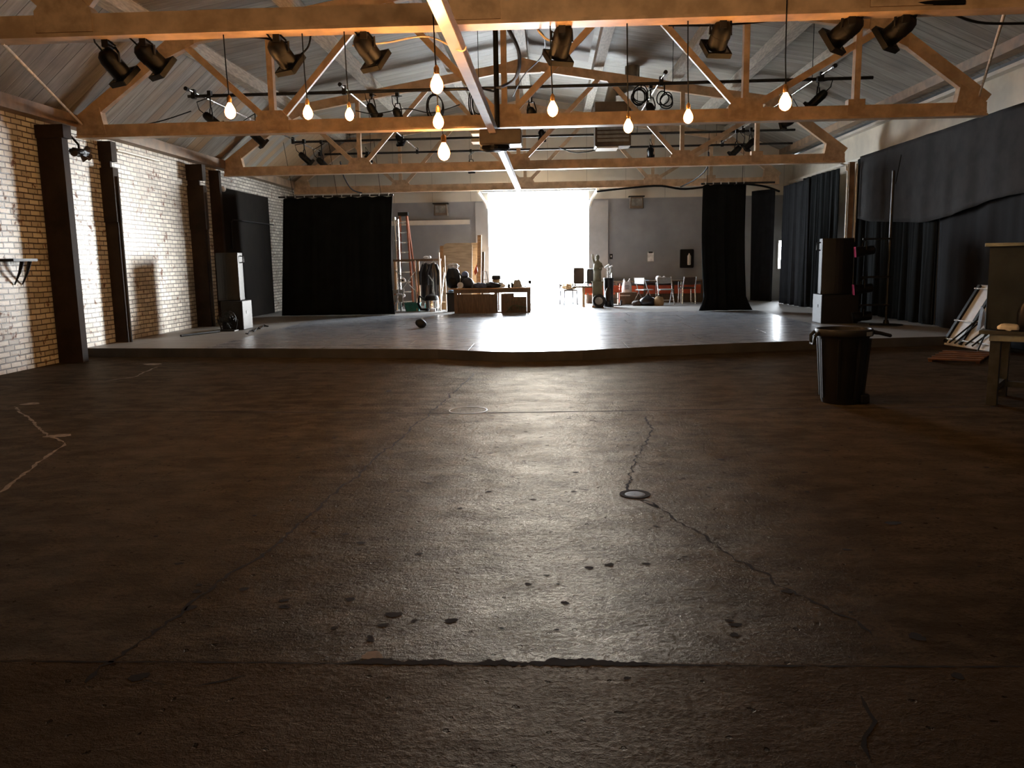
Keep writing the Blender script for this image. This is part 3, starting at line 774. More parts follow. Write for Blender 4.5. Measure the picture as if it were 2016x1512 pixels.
# black curtain on the left
YC = 21.3
cl = [at(556, 392, Y=YC), at(773, 389, Y=YC), at(770, 622, Z=SZ)]
t = thing('stage_curtain', 'wide black curtain hanging from a pipe in front of the left back corner', 'curtain', ((cl[0].x+cl[1].x)/2, YC, SZ))
x0, x1 = cl[0].x, cl[1].x; zt = at(660, 390, Y=YC).z
drape('fabric', [(x0+.02, YC), (x1, YC)], SZ+.01, zt, DRP, '', folds=.8, amp=.05, seed=3, parent=t, top=lambda u: zt+.03*abs(math.sin(u*23)), gather=lambda u, v: -.12*math.sin(v*2.6)*(u > .9)*(u-.9)*8-.22*v*(1-u))
B().tube((x0-.1, YC, zt+.05), (x1+.02, YC, zt+.05), .025).obj('pipe', PIPE, t)
for x in (x0+.3, (x0+x1)/2, x1-.3): B().tube((x, YC, zt+.05), (x, 20.7, GZ), .006, 5).obj('hanger_wire', CAB, t)
g = B()
for k in range(12): g.box((x0+.1+k*(x1-x0-.2)/11, YC-.02, zt+.06), (.025, .03, .06))
g.obj('clips', STEEL, t)
# black leg curtain right of the door
cr = [at(1384, 366, Y=20.9), at(1469, 364, Y=20.9)]
zt2 = cr[0].z; x0, x1 = cr[0].x, cr[1].x
t = thing('stage_curtain', 'narrow black curtain panel right of the bright doorway, flaring at the floor', 'curtain', ((x0+x1)/2, 20.9, SZ))
drape('fabric', [(x0, 20.9), (x1, 20.9)], SZ+.01, zt2, DRP, '', folds=1.2, amp=.05, seed=9, parent=t, top=lambda u: zt2+.03*abs(math.sin(u*17)), gather=lambda u, v: .1*v-.05*math.sin(v*3)+(.28*(u-.5) if v > .9 else 0)*(v-.9)*10)
B().tube((x0-.05, 20.9, zt2+.05), (x1+.7, 20.9, zt2+.05), .025).obj('pipe', PIPE, t)
for x in (x0+.1, x1-.1): B().tube((x, 20.9, zt2+.05), (x, 20.75, GZ), .006, 5).obj('hanger_wire', CAB, t)
g = B()
for k in range(6): g.box((x0+.06+k*(x1-x0-.12)/5, 20.88, zt2+.06), (.025, .03, .06))
g.obj('clips', STEEL, t)
def wx(px, X): return X*F/(px-1080)*1.0
# right run of drapes
def ytop(X, px, py): return at(px, py, X=X)
XD = 6.68
ya, yb_, yc_, yd, ye = [at(p, 480, X=XD).y for p in (1470, 1523, 1541, 1573, 1594)]
def mk(label, pts, z0, z1, mt, **k):
    o = drape('drape', pts, z0, z1, mt, label, **k)
    tag(o, label, 'curtain', 'drapes along the right wall'); return o
mk('dark drape at the far right corner, left of the bright slit', [(6.18, 25.6), (XD, yb_)], SZ+.01, 3.46, DRG, folds=.7, amp=.06, seed=4)
mk('dark drape right of the bright slit, nearest the gap', [(XD, yc_), (XD+.02, ye+.3)], SZ+.01, 3.45, DRG, folds=1.1, amp=.06, seed=5)
mk('black gathered drape beside the tan post on the right', [(XD+.04, ye+.75), (XD+.12, 19.8)], SZ+.03, 3.5, DRP, folds=1.5, amp=.09, seed=6)
ys = [at(p, 480, X=7.2).y for p in (1690, 1775, 1842, 2016)]
mk('black lower drape behind the lighting boom on the right wall', [(7.18, 19.75), (7.22, 19.0), (7.22, ys[2]+.04)], SZ+.01, 3.68, DRP, folds=1.0, amp=.06, seed=7)
mk('charcoal drape on the right wall beyond the folded table', [(7.24, ys[2]), (7.24, 8.4)], .01, 3.68, DRG, folds=.45, amp=.035, seed=8, bottom=lambda u: SZ+.01 if u < .04 else .02)
def swag(u):
    y = 19.35+(8.6-19.35)*u
    px = 1080+7.1/y*F
    pts = [(1660, 428), (1690, 436), (1790, 440), (1842, 427), (1905, 402), (1945, 393), (2030, 380), (2500, 330)]
    for (a, ya_), (b, yb2) in zip(pts, pts[1:]):
        if px <= b: py = ya_+(yb2-ya_)*(px-a)/(b-a); break
    return 1.5+(498-py)/F*y*1.0
mk('faded grey cloth swagged over the top of the right wall drapes', [(7.1, 19.35), (7.1, 8.6)], 2.0, 3.7, DRG2, folds=.35, amp=.03, seed=12, bottom=swag)

# ------------------------------------------------------------------ loudspeakers
def sub(px0, px1, pyb, pyt, label, Y=None):
    c = at((px0+px1)/2, pyb, Z=SZ); w = (px1-px0)/F*c.y; h = (pyb-pyt)/F*c.y
    d = .55
    t = thing('subwoofer', label, 'loudspeaker', (c.x, c.y+d/2, SZ), 0, 'black subwoofers')
    cab = B().span((c.x-w/2, c.y, SZ), (c.x+w/2, c.y+d, SZ+h)).obj('cabinet', SPK, t, bevel=.015)
    B().span((c.x-w/2+.04, c.y-.012, SZ+.05), (c.x+w/2-.04, c.y, SZ+h-.05)).obj('grille', GRILL, cab)
    for s_ in (-1, 1): B().span((c.x+s_*w/2-.006, c.y+.2, SZ+h*.55), (c.x+s_*w/2+.006, c.y+.34, SZ+h*.65)).obj('handle', RUB, cab)
    return c, w, h, d
def tops(px0, px1, pyb, pyt, c0, h0, label, d=.5):
    c = at((px0+px1)/2, pyb, Y=c0.y); w = (px1-px0)/F*c.y; h = (pyb-pyt)/F*c.y; z = SZ+h0+.004
    t = thing('loudspeaker', label, 'loudspeaker', (c.x, c.y+.03+d/2, z), 0, 'tall black loudspeakers')
    pl = []
    for k in range(9):
        u = k/8; pl.append((c.x-w/2+w*u, c.y+.1-.08*math.sin(PI*u), z))
    pl += [(c.x+w*.36, c.y+.03+d, z), (c.x-w*.36, c.y+.03+d, z)]
    cab = B().prism(pl, (0, 0, h)).obj('cabinet', SPK, t, bevel=.012)
    g = B()
    for k in range(8):
        a = pl[k]; b = pl[k+1]
        g.prism([(a[0]*.98+c.x*.02, a[1]-.012, z+.05), (b[0]*.98+c.x*.02, b[1]-.012, z+.05), (b[0]*.98+c.x*.02, b[1]-.012, z+h-.05), (a[0]*.98+c.x*.02, a[1]-.012, z+h-.05)], (0, .01, 0))
    g.obj('grille', GRILL, cab)
    for s_ in (-1, 1):
        xh = c.x+s_*w*.47
        B().path([(xh, c.y+.25, z+h*.93), (xh+s_*.07, c.y+.25, z+h*.92), (xh+s_*.07, c.y+.25, z+h*.8), (xh, c.y+.25, z+h*.79)], .014, 6).obj('handle', SPK, cab)
c, w, h, d = sub(437, 481, 650, 592, 'black subwoofer on the stage at the left, under the tall loudspeaker')
tops(426, 471, 592, 497, c, h, 'tall black loudspeaker standing on the subwoofer at the left brick wall')
lx, ly = c.x, c.y
c, w, h, d = sub(1617, 1688, 637, 581, 'black subwoofer on the stage at the right, behind the trash can')
tops(1619, 1680, 581, 474, c, h, 'tall black loudspeaker standing on the subwoofer at the right of the stage')
# floor fan by the left speaker
fc = at(448, 640, Y=ly-.25)
t = thing('floor_fan', 'round black floor fan in front of the left subwoofer', 'fan', (fc.x, ly-.25, SZ))
fr_ = .2; cz = SZ+.24
g = B()
for k in range(4):
    rr = fr_*(k+1)/4
    g.path([(fc.x+rr*math.cos(u), ly-.33+.02*k, cz+rr*math.sin(u)) for u in [2*PI*i/24 for i in range(24)]], .005, 4, closed=True)
for k in range(16):
    u = 2*PI*k/16; g.path([(fc.x, ly-.35, cz), (fc.x+fr_*math.cos(u), ly-.27, cz+fr_*math.sin(u))], .003, 4)
g.obj('guard', BLK, t)
g = B()
for k in range(4):
    M = Matrix.Translation((fc.x, ly-.25, cz)) @ Matrix.Rotation(k*PI/2, 4, 'Y') @ Matrix.Translation((0, 0, .09)) @ Matrix.Rotation(.5, 4, 'Z')
    g.box((0, 0, 0), (.1, .006, .16), M)
g.obj('blade', BLK, t)
B().lathe([(.07, 0), (.085, .03), (.085, .1), (.05, .14)], frame((fc.x, ly-.24, cz), (fc.x, ly-.1, cz)), 14).obj('motor', BLK, t, smooth=True)
B().box((fc.x, ly-.22, SZ+.012), (.34, .22, .024)).tube((fc.x-.15, ly-.2, SZ+.02), (fc.x-.205, ly-.22, cz), .014, 6).tube((fc.x+.15, ly-.2, SZ+.02), (fc.x+.205, ly-.22, cz), .014, 6).obj('base', BLK, t)
a, b = at(356, 661, Z=SZ+.03), at(432, 652, Z=SZ+.03)
t = thing('folded_stand', 'black folded stand lying on the stage beside the left brick wall', 'stand', ((a.x+b.x)/2, (a.y+b.y)/2, SZ))
B().tube(a, b, .022).obj('pole', BLK, t)
for s_ in (-1, 0, 1): B().tube(a, a+(b-a)*.4+V((.03*s_, .05*s_, 0)), .014).obj('leg', BLK, t)
a, b = at(490, 655, Z=SZ+.015), at(525, 640, Z=SZ+.015)
pts = [at(484+i*4, 656-i*1.5+3*math.sin(i*1.9), Z=SZ+.012) for i in range(12)]
tag(B().path(pts, .012, 6).obj('floor_cable', CAB), 'black cable snaking on the stage right of the left subwoofer', 'cable')

# dark oval ball on the stage
q = at(829, 645, Z=SZ)
M = Matrix.Translation((q.x, q.y, SZ+.085)) @ Matrix.Rotation(.5, 4, 'Z') @ Matrix.Rotation(.35, 4, 'Y')
t = thing('ball', 'dark oval ball lying alone on the stage floor, left of the bright patch', 'ball', (q.x, q.y, SZ))
B().lathe([(.004, -.125), (.035, -.115), (.065, -.085), (.088, -.03), (.09, 0), (.088, .03), (.065, .085), (.035, .115), (.004, .125)], M @ Matrix.Rotation(PI/2, 4, 'Y'), 20).obj('shell', SPK, t, smooth=True)
B().box((0, 0, .089), (.1, .012, .008), M).obj('lacing', GREYM, t)

# ------------------------------------------------------------------ trash can
q = at(1668, 797, Z=0); bx, by = q.x, q.y+.18
t = thing('trash_can', 'large black plastic trash can with rim handles on the concrete at right', 'trash can', (bx, by, 0))
barrel = B().lathe([(.02, .012), (.175, .012), (.19, .0), (.2, .03), (.245, .68), (.25, .69), (.275, .69), (.28, .70), (.28, .745), (.272, .76), (.255, .76), (.25, .74), (.24, .68), (.185, .04), (.02, .035)], T((bx, by, 0)), 36).obj('barrel', RUB, t, smooth=True)
g = B()
for k in range(8):
    u = 2*PI*k/8+.3; x_, y_ = math.cos(u), math.sin(u)
    g.bar((bx+.205*x_, by+.205*y_, .06), (bx+.25*x_, by+.25*y_, .66), .025, .02)
g.obj('rib', RUB, t)
B().path([(bx+.27, by-.08, .72), (bx+.33, by-.08, .715), (bx+.44, by-.06, .685), (bx+.44, by+.05, .685), (bx+.33, by+.08, .715), (bx+.27, by+.08, .72)], .018, 8).obj('handle', RUB, t, smooth=True)
B().path([(bx-.27, by-.07, .73), (bx-.31, by-.07, .69), (bx-.315, by-.05, .61), (bx-.315, by+.05, .61), (bx-.31, by+.07, .69), (bx-.27, by+.07, .73)], .016, 8).obj('handle', RUB, t, smooth=True)
M = T((bx, by, 0))
B().prism([(.283*math.sin(u)+bx, by-.283*math.cos(u), .70) for u in (.5, .62, .74, .86)] + [(.276*math.sin(u)+bx, by-.276*math.cos(u), .70) for u in (.86, .74, .62, .5)], (0, 0, .04)).obj('rim_label', GREYM, barrel)
B().box((bx+.19, by-.09, .05), (.1, .12, .1)).obj('foot_pad', RUB, t, bevel=.02)

# ------------------------------------------------------------------ table at the right edge with the covered box
q = at(1952, 796, Z=0); tx, ty = q.x, q.y; TURN = []
TZ = .74
t = thing('work_table', 'worn wooden table cut off by the right edge of the photo', 'table', (tx+.7, ty+.35, 0))
TURN.append(t); x1, y1 = tx+1.2, ty+.62
B().span((tx-.14, ty-.09, TZ-.035), (x1+.07, y1+.07, TZ)).obj('tabletop', LEGW, t)
B().span((tx-.05, ty-.075, TZ-.10), (x1+.05, ty-.035, TZ-.036)).span((tx-.05, ty-.035, TZ-.10), (tx-.02, y1, TZ-.036)).obj('apron', PALEW, t)
for x, y in ((tx, ty), (x1, ty), (tx, y1), (x1, y1)):
    B().span((x-.045, y-.045, 0), (x+.045, y+.045, TZ-.036)).obj('leg', LEGW, t)
B().span((tx-.02, y1-.03, .1), (x1, y1+.03, .16)).obj('stretcher', LEGW, t)
B().span((tx-.03, ty, .13), (tx+.03, y1, .19)).obj('stretcher', LEGW, t)
a = at(1938, 482, Y=ty+.12)
bz1 = a.z
t = thing('covered_box', 'tall box draped in a dark grey cloth on the table at the right edge', 'box', (tx+.4, ty+.3, TZ)); TURN.append(t)
def cl_fn(u, v):
    # sheet going round the box, u around, v down
    per = [(tx-.11, y1-.02), (tx-.11, ty+.01), (tx+.75, ty+.01), (tx+.75, y1-.1)]
    L = [0]
    for p_, q_ in zip(per, per[1:]): L.append(L[-1]+math.hypot(q_[0]-p_[0], q_[1]-p_[1]))
    s = u*L[-1]
    for i in range(3):
        if s <= L[i+1]+1e-6:
            k = (s-L[i])/(L[i+1]-L[i]); x = per[i][0]+(per[i+1][0]-per[i][0])*k; y = per[i][1]+(per[i+1][1]-per[i][1])*k; break
    w = .010*v*math.sin(s*23)+.007*v*math.sin(s*41+1)
    return V((x+(w if i != 1 else 0), y+(w if i == 1 else 0), bz1-.02+(TZ+.006-bz1+.02)*v))
B().span((tx-.07, ty+.06, TZ+.002), (tx+.7, y1-.12, bz1-.02)).obj('carton', BROWN, t)
B().grid(cl_fn, 90, 14).obj('cloth', BOXC, t, smooth=True)
B().span((tx-.15, ty-.03, bz1-.02), (tx+.8, y1-.05, bz1+.015)).obj('board', PALEW, t, bevel=.006)
TURN.append(tag(B().span((tx+.22, ty+.2, bz1+.017), (tx+.6, ty+.38, bz1+.07)).obj('wood_block', PALEW, bevel=.008), 'pale wooden block lying on top of the covered box at the right edge', 'block'))
t = thing('bag', 'black slouched bag on the table front at the right edge', 'bag', (tx+.33, ty-.045, TZ)); TURN.append(t)
B().blob((tx+.33, ty-.045, TZ+.14), (.17, .045, .22), jit=.08, flat=TZ+.001).obj('body', DCLO, t, smooth=True)
B().path([(tx+.25, ty-.05, TZ+.28), (tx+.31, ty-.06, TZ+.4), (tx+.39, ty-.05, TZ+.31)], .012, 6).obj('strap', RUB, t)
t = thing('shoe', 'crumpled white shoe at the front edge of the table on the right', 'shoe', (tx+.10, ty-.04, TZ)); TURN.append(t)
B().blob((tx+.10, ty-.04, TZ+.03), (.1, .045, .045), jit=.08, flat=TZ+.001).obj('upper', WHT, t, smooth=True)
B().box((tx+.10, ty-.04, TZ+.008), (.19, .08, .013)).obj('sole', RUB, t)
# the table and what stands on it are turned about the near left leg
PIV = V((tx, ty, 0)); ANG = -math.radians(36)
RT = Matrix.Translation(PIV) @ Matrix.Rotation(ANG, 4, 'Z') @ Matrix.Translation(-PIV)
for o in TURN:
    if o.type == 'EMPTY': o.location = RT @ o.location; o.rotation_euler.z = ANG
    else: o.data.transform(RT)
# folding table leaning against the right drapes
bl, br, tl = at(1853, 677, Z=.02), at(1962, 694, Z=.02), None
u = (br-bl).normalized(); Lw = (br-bl).length
upv = (V((7.02, bl.y+.05, .98))-bl)
M = Matrix((u, upv.normalized(), u.cross(upv).normalized())).transposed().to_4x4(); M.translation = bl
Hh = upv.length
nrm = u.cross(upv).normalized()
sg = 1 if nrm.x < 0 else -1
t = thing('folding_table', 'white folding table leaning on its side against the right drapes, black legs folded', 'table', tuple(bl))
def lb(g, x0, x1, y0, y1, z0, z1): return g.box(((x0+x1)/2, (y0+y1)/2, sg*(z0+z1)/2), (x1-x0, y1-y0, abs(z1-z0)), M)
lb(B(), 0, Lw, 0, Hh, -.03, 0).obj('tabletop', WHTP, t, bevel=.006)
lb(lb(B(), .05, .11, .03, Hh-.02, 0, .04), Lw*.33, Lw*.33+.06, .03, Hh-.02, 0, .03).obj('rail', BLK, t)
for y in (.08, .42, Hh-.1): lb(B(), .02, Lw-.02, y, y+.02, .03, .045).obj('crossbar', SILV, t)
for k, (xa, xb) in enumerate(((.2, .55), (.3, .62), (.5, .9), (.62, 1.0))):
    g = B(); g.path([M @ V((xa*Lw, .02, sg*.06)), M @ V((xb*Lw, Hh*.62, sg*.06))], .014, 8); g.obj('leg', BLK, t)
q = at(1934, 628, X=6.45)
t = thing('reflector_lamp', 'bright round white reflector propped against the leaning folding table', 'reflector', (q.x, q.y, .02))
Mr = frame(q, q+V((-1, .55, .1)))
B().lathe([(.01, -.05), (.08, -.035), (.15, .0), (.19, .04), (.195, .045), (.155, .005), (.08, -.028), (.01, -.04)], Mr, 24).obj('dish', WHTP, t, smooth=True)
B().path([q+V((.04, 0, -.06)), (q.x+.06, q.y, .3), (q.x-.05, q.y, .01)], .012, 6).obj('stand', BLK, t)
a, b = at(1826, 712, Z=.0), at(1932, 694, Z=0)
t = thing('flat_pallet', 'rusty brown wooden frame lying flat on the floor below the leaning table', 'pallet', ((a.x+b.x)/2, (a.y+b.y)/2, 0))
u = (at(1930, 716, Z=0)-a); v_ = (at(1855, 697, Z=0)-a)
for k in range(5):
    s = a+v_*(k/4); B().bar(s+V((0, 0, .045)), s+u+V((0, 0, .045)), .09, .02).obj('slat', RUSTW, t)
for k in (0.05, .95):
    s = a+u*k; B().bar(s+V((0, 0, .018)), s+v_+V((0, 0, .018)), .05, .035).obj('runner', RUSTW, t)

# lighting boom on the right
q = at(1744, 640, Z=SZ); X0, Y0 = q.x, q.y
ztp = at(1742, 336, Y=Y0).z
t = thing('lighting_boom', 'tall black vertical lighting boom with three side arms by the right drapes', 'lighting stand', (X0, Y0, SZ))
B().tube((X0, Y0, SZ), (X0, Y0, ztp), .026, 12).obj('pole', PIPE, t, smooth=True)
B().lathe([(.3, 0), (.3, .015), (.06, .03), (.04, .1)], T((X0, Y0, SZ)), 20).obj('base', BLK, t)
B().tube((X0+.03, Y0-.03, ztp-.25), (X0+.11, Y0-.03, ztp+.28), .008, 5).obj('safety_line', CAB, t)
zs = [at(1740, y, Y=Y0).z for y in (470, 545, 600)]
for z in zs: B().tube((X0+.03, Y0-.02, z), (X0-.52, Y0-.02, z), .018, 8).obj('arm', PIPE, t)
for k, z in enumerate(zs):
    xa = X0-.47
    tt = thing('boom_spotlight', 'black side light on the '+('top', 'middle', 'bottom')[k]+' arm of the right lighting boom', 'spotlight', (xa, Y0, z), 0, 'side lights on the right boom')
    M = frame((xa+.2, Y0, z-.2), (xa-.14, Y0+.06, z-.24))
    B().lathe([(.03, 0), (.08, .02), (.085, .08), (.085, .2), (.095, .22), (.1, .34), (.085, .34)], M, 16).obj('body', CAN, tt, smooth=True)
    B().path([(xa-.0, Y0-.1, z-.2), (xa, Y0-.1, z-.08), (xa, Y0, z-.02), (xa, Y0+.1, z-.08), (xa, Y0+.1, z-.2)], .01, 5).obj('yoke', BLK, tt)
    g = B()
    g.box((0, 0, .36), (.2, .2, .006), M)
    g.obj('gel', BLK if k == 2 else PINKG, tt)

# ------------------------------------------------------------------ left wall fittings
q = at(156, 300, X=XL+.3)
t = thing('wall_lamp', 'black branching lamp with several heads high on the left brick wall', 'lamp', (XL, q.y, q.z))
B().path([(XL, q.y, q.z+.28), (XL+.15, q.y, q.z+.3), (XL+.3, q.y, q.z+.12), (XL+.3, q.y, q.z)], .02, 6).obj('arm', BLK, t)
B().blob((XL+.3, q.y, q.z), (.09, .26, .06), jit=.2, seed=3).obj('body', BLK, t, smooth=True)
for dy, dz in ((.22, .08), (.26, -.05), (.08, -.09), (-.2, -.03)):
    B().lathe([(.02, 0), (.03, .02), (.06, .1), (.05, .1)], frame((XL+.3, q.y+dy*.6, q.z+dz*.4), (XL+.36, q.y+dy*1.4, q.z+dz*1.6)), 10).obj('lamp_head', BROWN, t)
q = at(38, 512, X=XL+.1)
t = thing('wall_bracket', 'black iron shelf bracket with two prongs on the left brick wall', 'bracket', (XL, q.y, q.z))
B().span((XL, q.y-.28, q.z-.02), (XL+.2, q.y+.28, q.z+.02)).obj('shelf_bar', BLK, t)
for dy in (-.06, .12): B().path([(XL+.18, q.y+dy, q.z-.02), (XL+.12, q.y+dy+.01, q.z-.18), (XL+.01, q.y+dy+.03, q.z-.36)], [.03, .02, .01], 6).obj('prong', BLK, t)
# two blobs of a lamp on the wall by the dark door
q = at(439, 372, X=XL+.12)
t = thing('wall_light', 'small pale round wall light at the top corner of the dark door', 'lamp', (XL, q.y, q.z))
B().span((XL, q.y-.03, q.z-.02), (XL+.08, q.y+.03, q.z+.02)).obj('bracket', GREYM, t)
B().blob((XL+.13, q.y, q.z), (.06, .06, .07)).obj('globe', WHT, t, smooth=True)

# floor cover
q = at(1250, 973, Z=0)
t = thing('floor_drain', 'round dark iron drain cover set in the cracked concrete floor', 'drain', (q.x, q.y, 0))
B().lathe([(.10, .0014), (.098, .003), (.07, .003), (.066, .0014)], T(q), 28, cap=False).obj('rim', HOLE, t)
B().lathe([(.004, .0014), (.004, .0025), (.05, .0025), (.066, .0014)], T(q), 28).obj('plate', BLK, t)
q = at(922, 808, Z=0)
tag(B().lathe([(.2, .0005), (.2, .003), (.185, .003), (.185, .0005)], T(q), 30, cap=False).obj('floor_ring', DUCT), 'faint round metal ring set flush in the floor near the stage', 'ring')

# ------------------------------------------------------------------ back wall fittings
def flood(px, py, label):
    c = at(px, py, Y=YB-.25)
    t = thing('floodlight', label, 'floodlight', (c.x, YB-.2, c.z), 0, 'floodlights on the back wall')
    B().prism([(c.x-.22, YB-.35, c.z-.18), (c.x+.22, YB-.35, c.z-.18), (c.x+.19, YB-.35, c.z+.17), (c.x-.19, YB-.35, c.z+.17)], (0, .25, 0)).obj('housing', HEAT, t, bevel=.02)
    B().span((c.x-.16, YB-.365, c.z-.1), (c.x+.16, YB-.35, c.z+.12)).obj('lens', LENS, t)
    B().span((c.x-.03, YB-.1, c.z-.05), (c.x+.03, YB, c.z+.05)).obj('bracket', BLK, t)
    B().span((c.x-.24, YB-.37, c.z+.17), (c.x+.24, YB-.1, c.z+.2)).obj('visor', BLK, t)
flood(868, 413, 'black floodlight on the back wall left of the open door')
flood(1253, 399, 'black floodlight on the back wall right of the open door')
a = at(1281, 506, Y=YB-.02)
t = thing('clipboard', 'clipboard with a white sheet hung on the grey back wall', 'clipboard', (a.x, YB, a.z))
B().span((a.x-.11, YB-.012, a.z-.17), (a.x+.11, YB, a.z+.17)).obj('board', GREYM, t)
B().span((a.x-.095, YB-.016, a.z-.13), (a.x+.095, YB-.012, a.z+.13)).obj('paper', PAPER, t)
B().span((a.x-.06, YB-.03, a.z+.12), (a.x+.06, YB-.012, a.z+.165)).obj('clip', BLK, t)
a = at(1352, 509, Y=YB-.05)
t = thing('wall_cabinet', 'small dark open wall cabinet with an extinguisher-like pale cylinder on the back wall', 'cabinet', (a.x, YB, a.z))
g = B(); W_, H_ = .19, .27
for s_ in (-1, 1): g.span((a.x+s_*W_-.015, YB-.12, a.z-H_), (a.x+s_*W_+.015, YB, a.z+H_)); g.span((a.x-W_, YB-.12, a.z+s_*H_-.015), (a.x+W_, YB, a.z+s_*H_+.015))
g.span((a.x-W_, YB-.015, a.z-H_), (a.x+W_, YB, a.z+H_)); g.obj('case', BLK, t)
B().lathe([(.04, 0), (.055, .02), (.055, .28), (.02, .33), (.02, .36)], T((a.x+.07, YB-.07, a.z-.2)), 14).obj('cylinder', LIP, t, smooth=True)
a = at(1203, 505, Y=YB-.02)
t = thing('light_switch', 'dark switch plate with a conduit on the back wall right of the open door', 'switch', (a.x, YB, a.z))
B().span((a.x-.05, YB-.05, a.z-.08), (a.x+.05, YB, a.z+.08)).obj('plate', BLK, t)
B().span((a.x-.012, YB-.065, a.z-.02), (a.x+.012, YB-.05, a.z+.03)).obj('toggle', WHT, t)
B().tube((a.x, YB-.02, a.z-.08), (a.x, YB-.02, a.z-.16), .012, 6).obj('conduit', GREYM, t)

# long orange bench along the back wall
a, b = at(1150, 551, Y=25.45), at(1386, 551, Y=25.45)
t = thing('long_bench', 'long orange-red fronted bench along the back wall right of the door', 'bench', ((a.x+b.x)/2, 25.5, SZ))
B().span((a.x, 25.2, .78), (b.x, 25.75, .82)).obj('top', WOODD, t)
B().span((a.x, 25.24, .42), (b.x, 25.28, .68)).obj('front_panel', REDO, t)
B().span((a.x+.05, 25.3, SZ), (b.x-.05, 25.7, .42)).obj('base', WOODD, t)
for k in range(5):
    x = a.x+.1+(b.x-a.x-.2)*k/4; B().span((x-.03, 25.22, SZ), (x+.03, 25.28, .78)).obj('post', WOODD, t)

# ------------------------------------------------------------------ left clutter by the door
S_ = F
def gp(px, py): return at(px, py, Z=SZ)      # ground point on the platform
# stepladder
LY = 24.1
def L(px, py, Y=LY): return at(px, py, Y=Y)
t = thing('stepladder', 'tall orange stepladder with silver rungs beside the black curtain', 'ladder', (L(797, 600).x, LY, SZ))
tl_, tr_ = L(784, 424), L(797, 424); bl_, br_ = L(776, 604), L(814, 604)
bl_.z = br_.z = SZ
for p0, p1 in ((bl_, tl_), (br_, tr_)): B().bar(p0, p1+V((0, .3, 0)), .05, .09).obj('front_rail', ORG, t)
for p0, p1 in ((bl_, tl_), (br_, tr_)): B().bar(p0+V((0, 1.1, 0)), p1+V((0, .38, 0)), .04, .06).obj('rear_rail', ORG, t)
for k in range(9):
    u = (k+.7)/9.4; a = bl_.lerp(tl_, u); b = br_.lerp(tr_, u); B().bar(a+V((0, .3*u, 0)), b+V((0, .3*u, 0)), .09, .03).obj('step', SILV, t)
B().span((tl_.x-.05, LY+.2, tl_.z), (tr_.x+.05, LY+.46, tl_.z+.1)).obj('top_cap', BLK, t)
for k, (x0_, y0_, x1_, y1_) in enumerate(((777, 428, 785, 605), (783, 432, 790, 604))):
    a, b = at(x0_, y0_, Y=23.9), at(x1_, y1_, Y=23.6); b.z = SZ
    tag(B().tube(b, a, .028, 8).obj('metal_pole', SILV), ('left' if k == 0 else 'right')+' one of two shiny upright metal poles by the stepladder', 'pole', 'metal poles by the ladder')
# clothes rack with coats
RY = 23.2
a, b = at(774, 513, Y=RY), at(868, 511, Y=RY)
t = thing('garment_rack', 'wooden garment rack with black coats left of the workbench', 'rack', ((a.x+b.x)/2, RY, SZ))
zr = a.z
B().span((a.x, RY-.035, zr-.03), (b.x, RY+.035, zr+.03)).obj('rail', WOODD, t)
for x in (a.x+.05, at(824, 540, Y=RY).x, b.x-.04):
    B().span((x-.03, RY-.03, SZ), (x+.03, RY+.03, zr-.03)).obj('post', WOODM, t)
B().bar((a.x+.05, RY-.04, .5), (a.x+.7, RY-.04, 1.35), .05, .02).bar((a.x+.05, RY-.05, 1.3), (a.x+.7, RY-.05, .6), .04, .02).obj('brace', SILV, t)
def coat(px, py0, py1, w, Y, label, mt=DCLO, seed=1):
    w = w*.78
    c = at(px, py0, Y=Y); z1_, z0_ = zr-.02, at(px, py1, Y=Y).z
    rn = random.Random(seed)
    t = thing('coat', label, 'coat', (c.x, Y, z1_), 0, 'coats on the rack')
    def fn(u, v):
        an = 2*PI*u; rad = w*(.30+.70*min(1, v*3)**.7)*(1-.12*math.sin(PI*min(1, v*1.1)))*(1+.16*math.sin(5*an+seed+2*v)+.08*math.sin(9*an))
        return V((c.x+rad*math.cos(an), Y+.35*rad*math.sin(an), z1_-.08+(z0_-z1_+.08)*v+.02*math.sin(3*an)))
    B().grid(fn, 32, 10).obj('body', mt, t, smooth=True)
    for s_ in (-1, 1):
        B().path([(c.x+s_*w*.6, Y-.04, z1_-.1), (c.x+s_*w*1.15, Y-.07, z1_-.35), (c.x+s_*w*1.1, Y-.09, z1_-.68)], [.04, .045, .035], 8).obj('sleeve', mt, t, smooth=True)
    B().path([(c.x-.12, Y, z1_-.1), (c.x, Y, z1_-.03), (c.x+.12, Y, z1_-.1)], .008, 5).tube((c.x, Y, z1_-.03), (c.x, Y, zr+.035), .006, 5).obj('hanger', SILV, t)
coat(838, 515, 590, .17, RY-.01, 'left black shiny coat hanging on the garment rack', seed=2)
coat(853, 515, 583, .18, RY-.03, 'right black shiny coat hanging on the garment rack', seed=5)
a = at(841, 511, Y=RY)
tag(B().blob((a.x, RY, zr+.07), (.12, .08, .045), jit=.15, flat=zr+.032).obj('white_cloth', WHT, smooth=True), 'small white folded cloth on top of the garment rack', 'cloth')
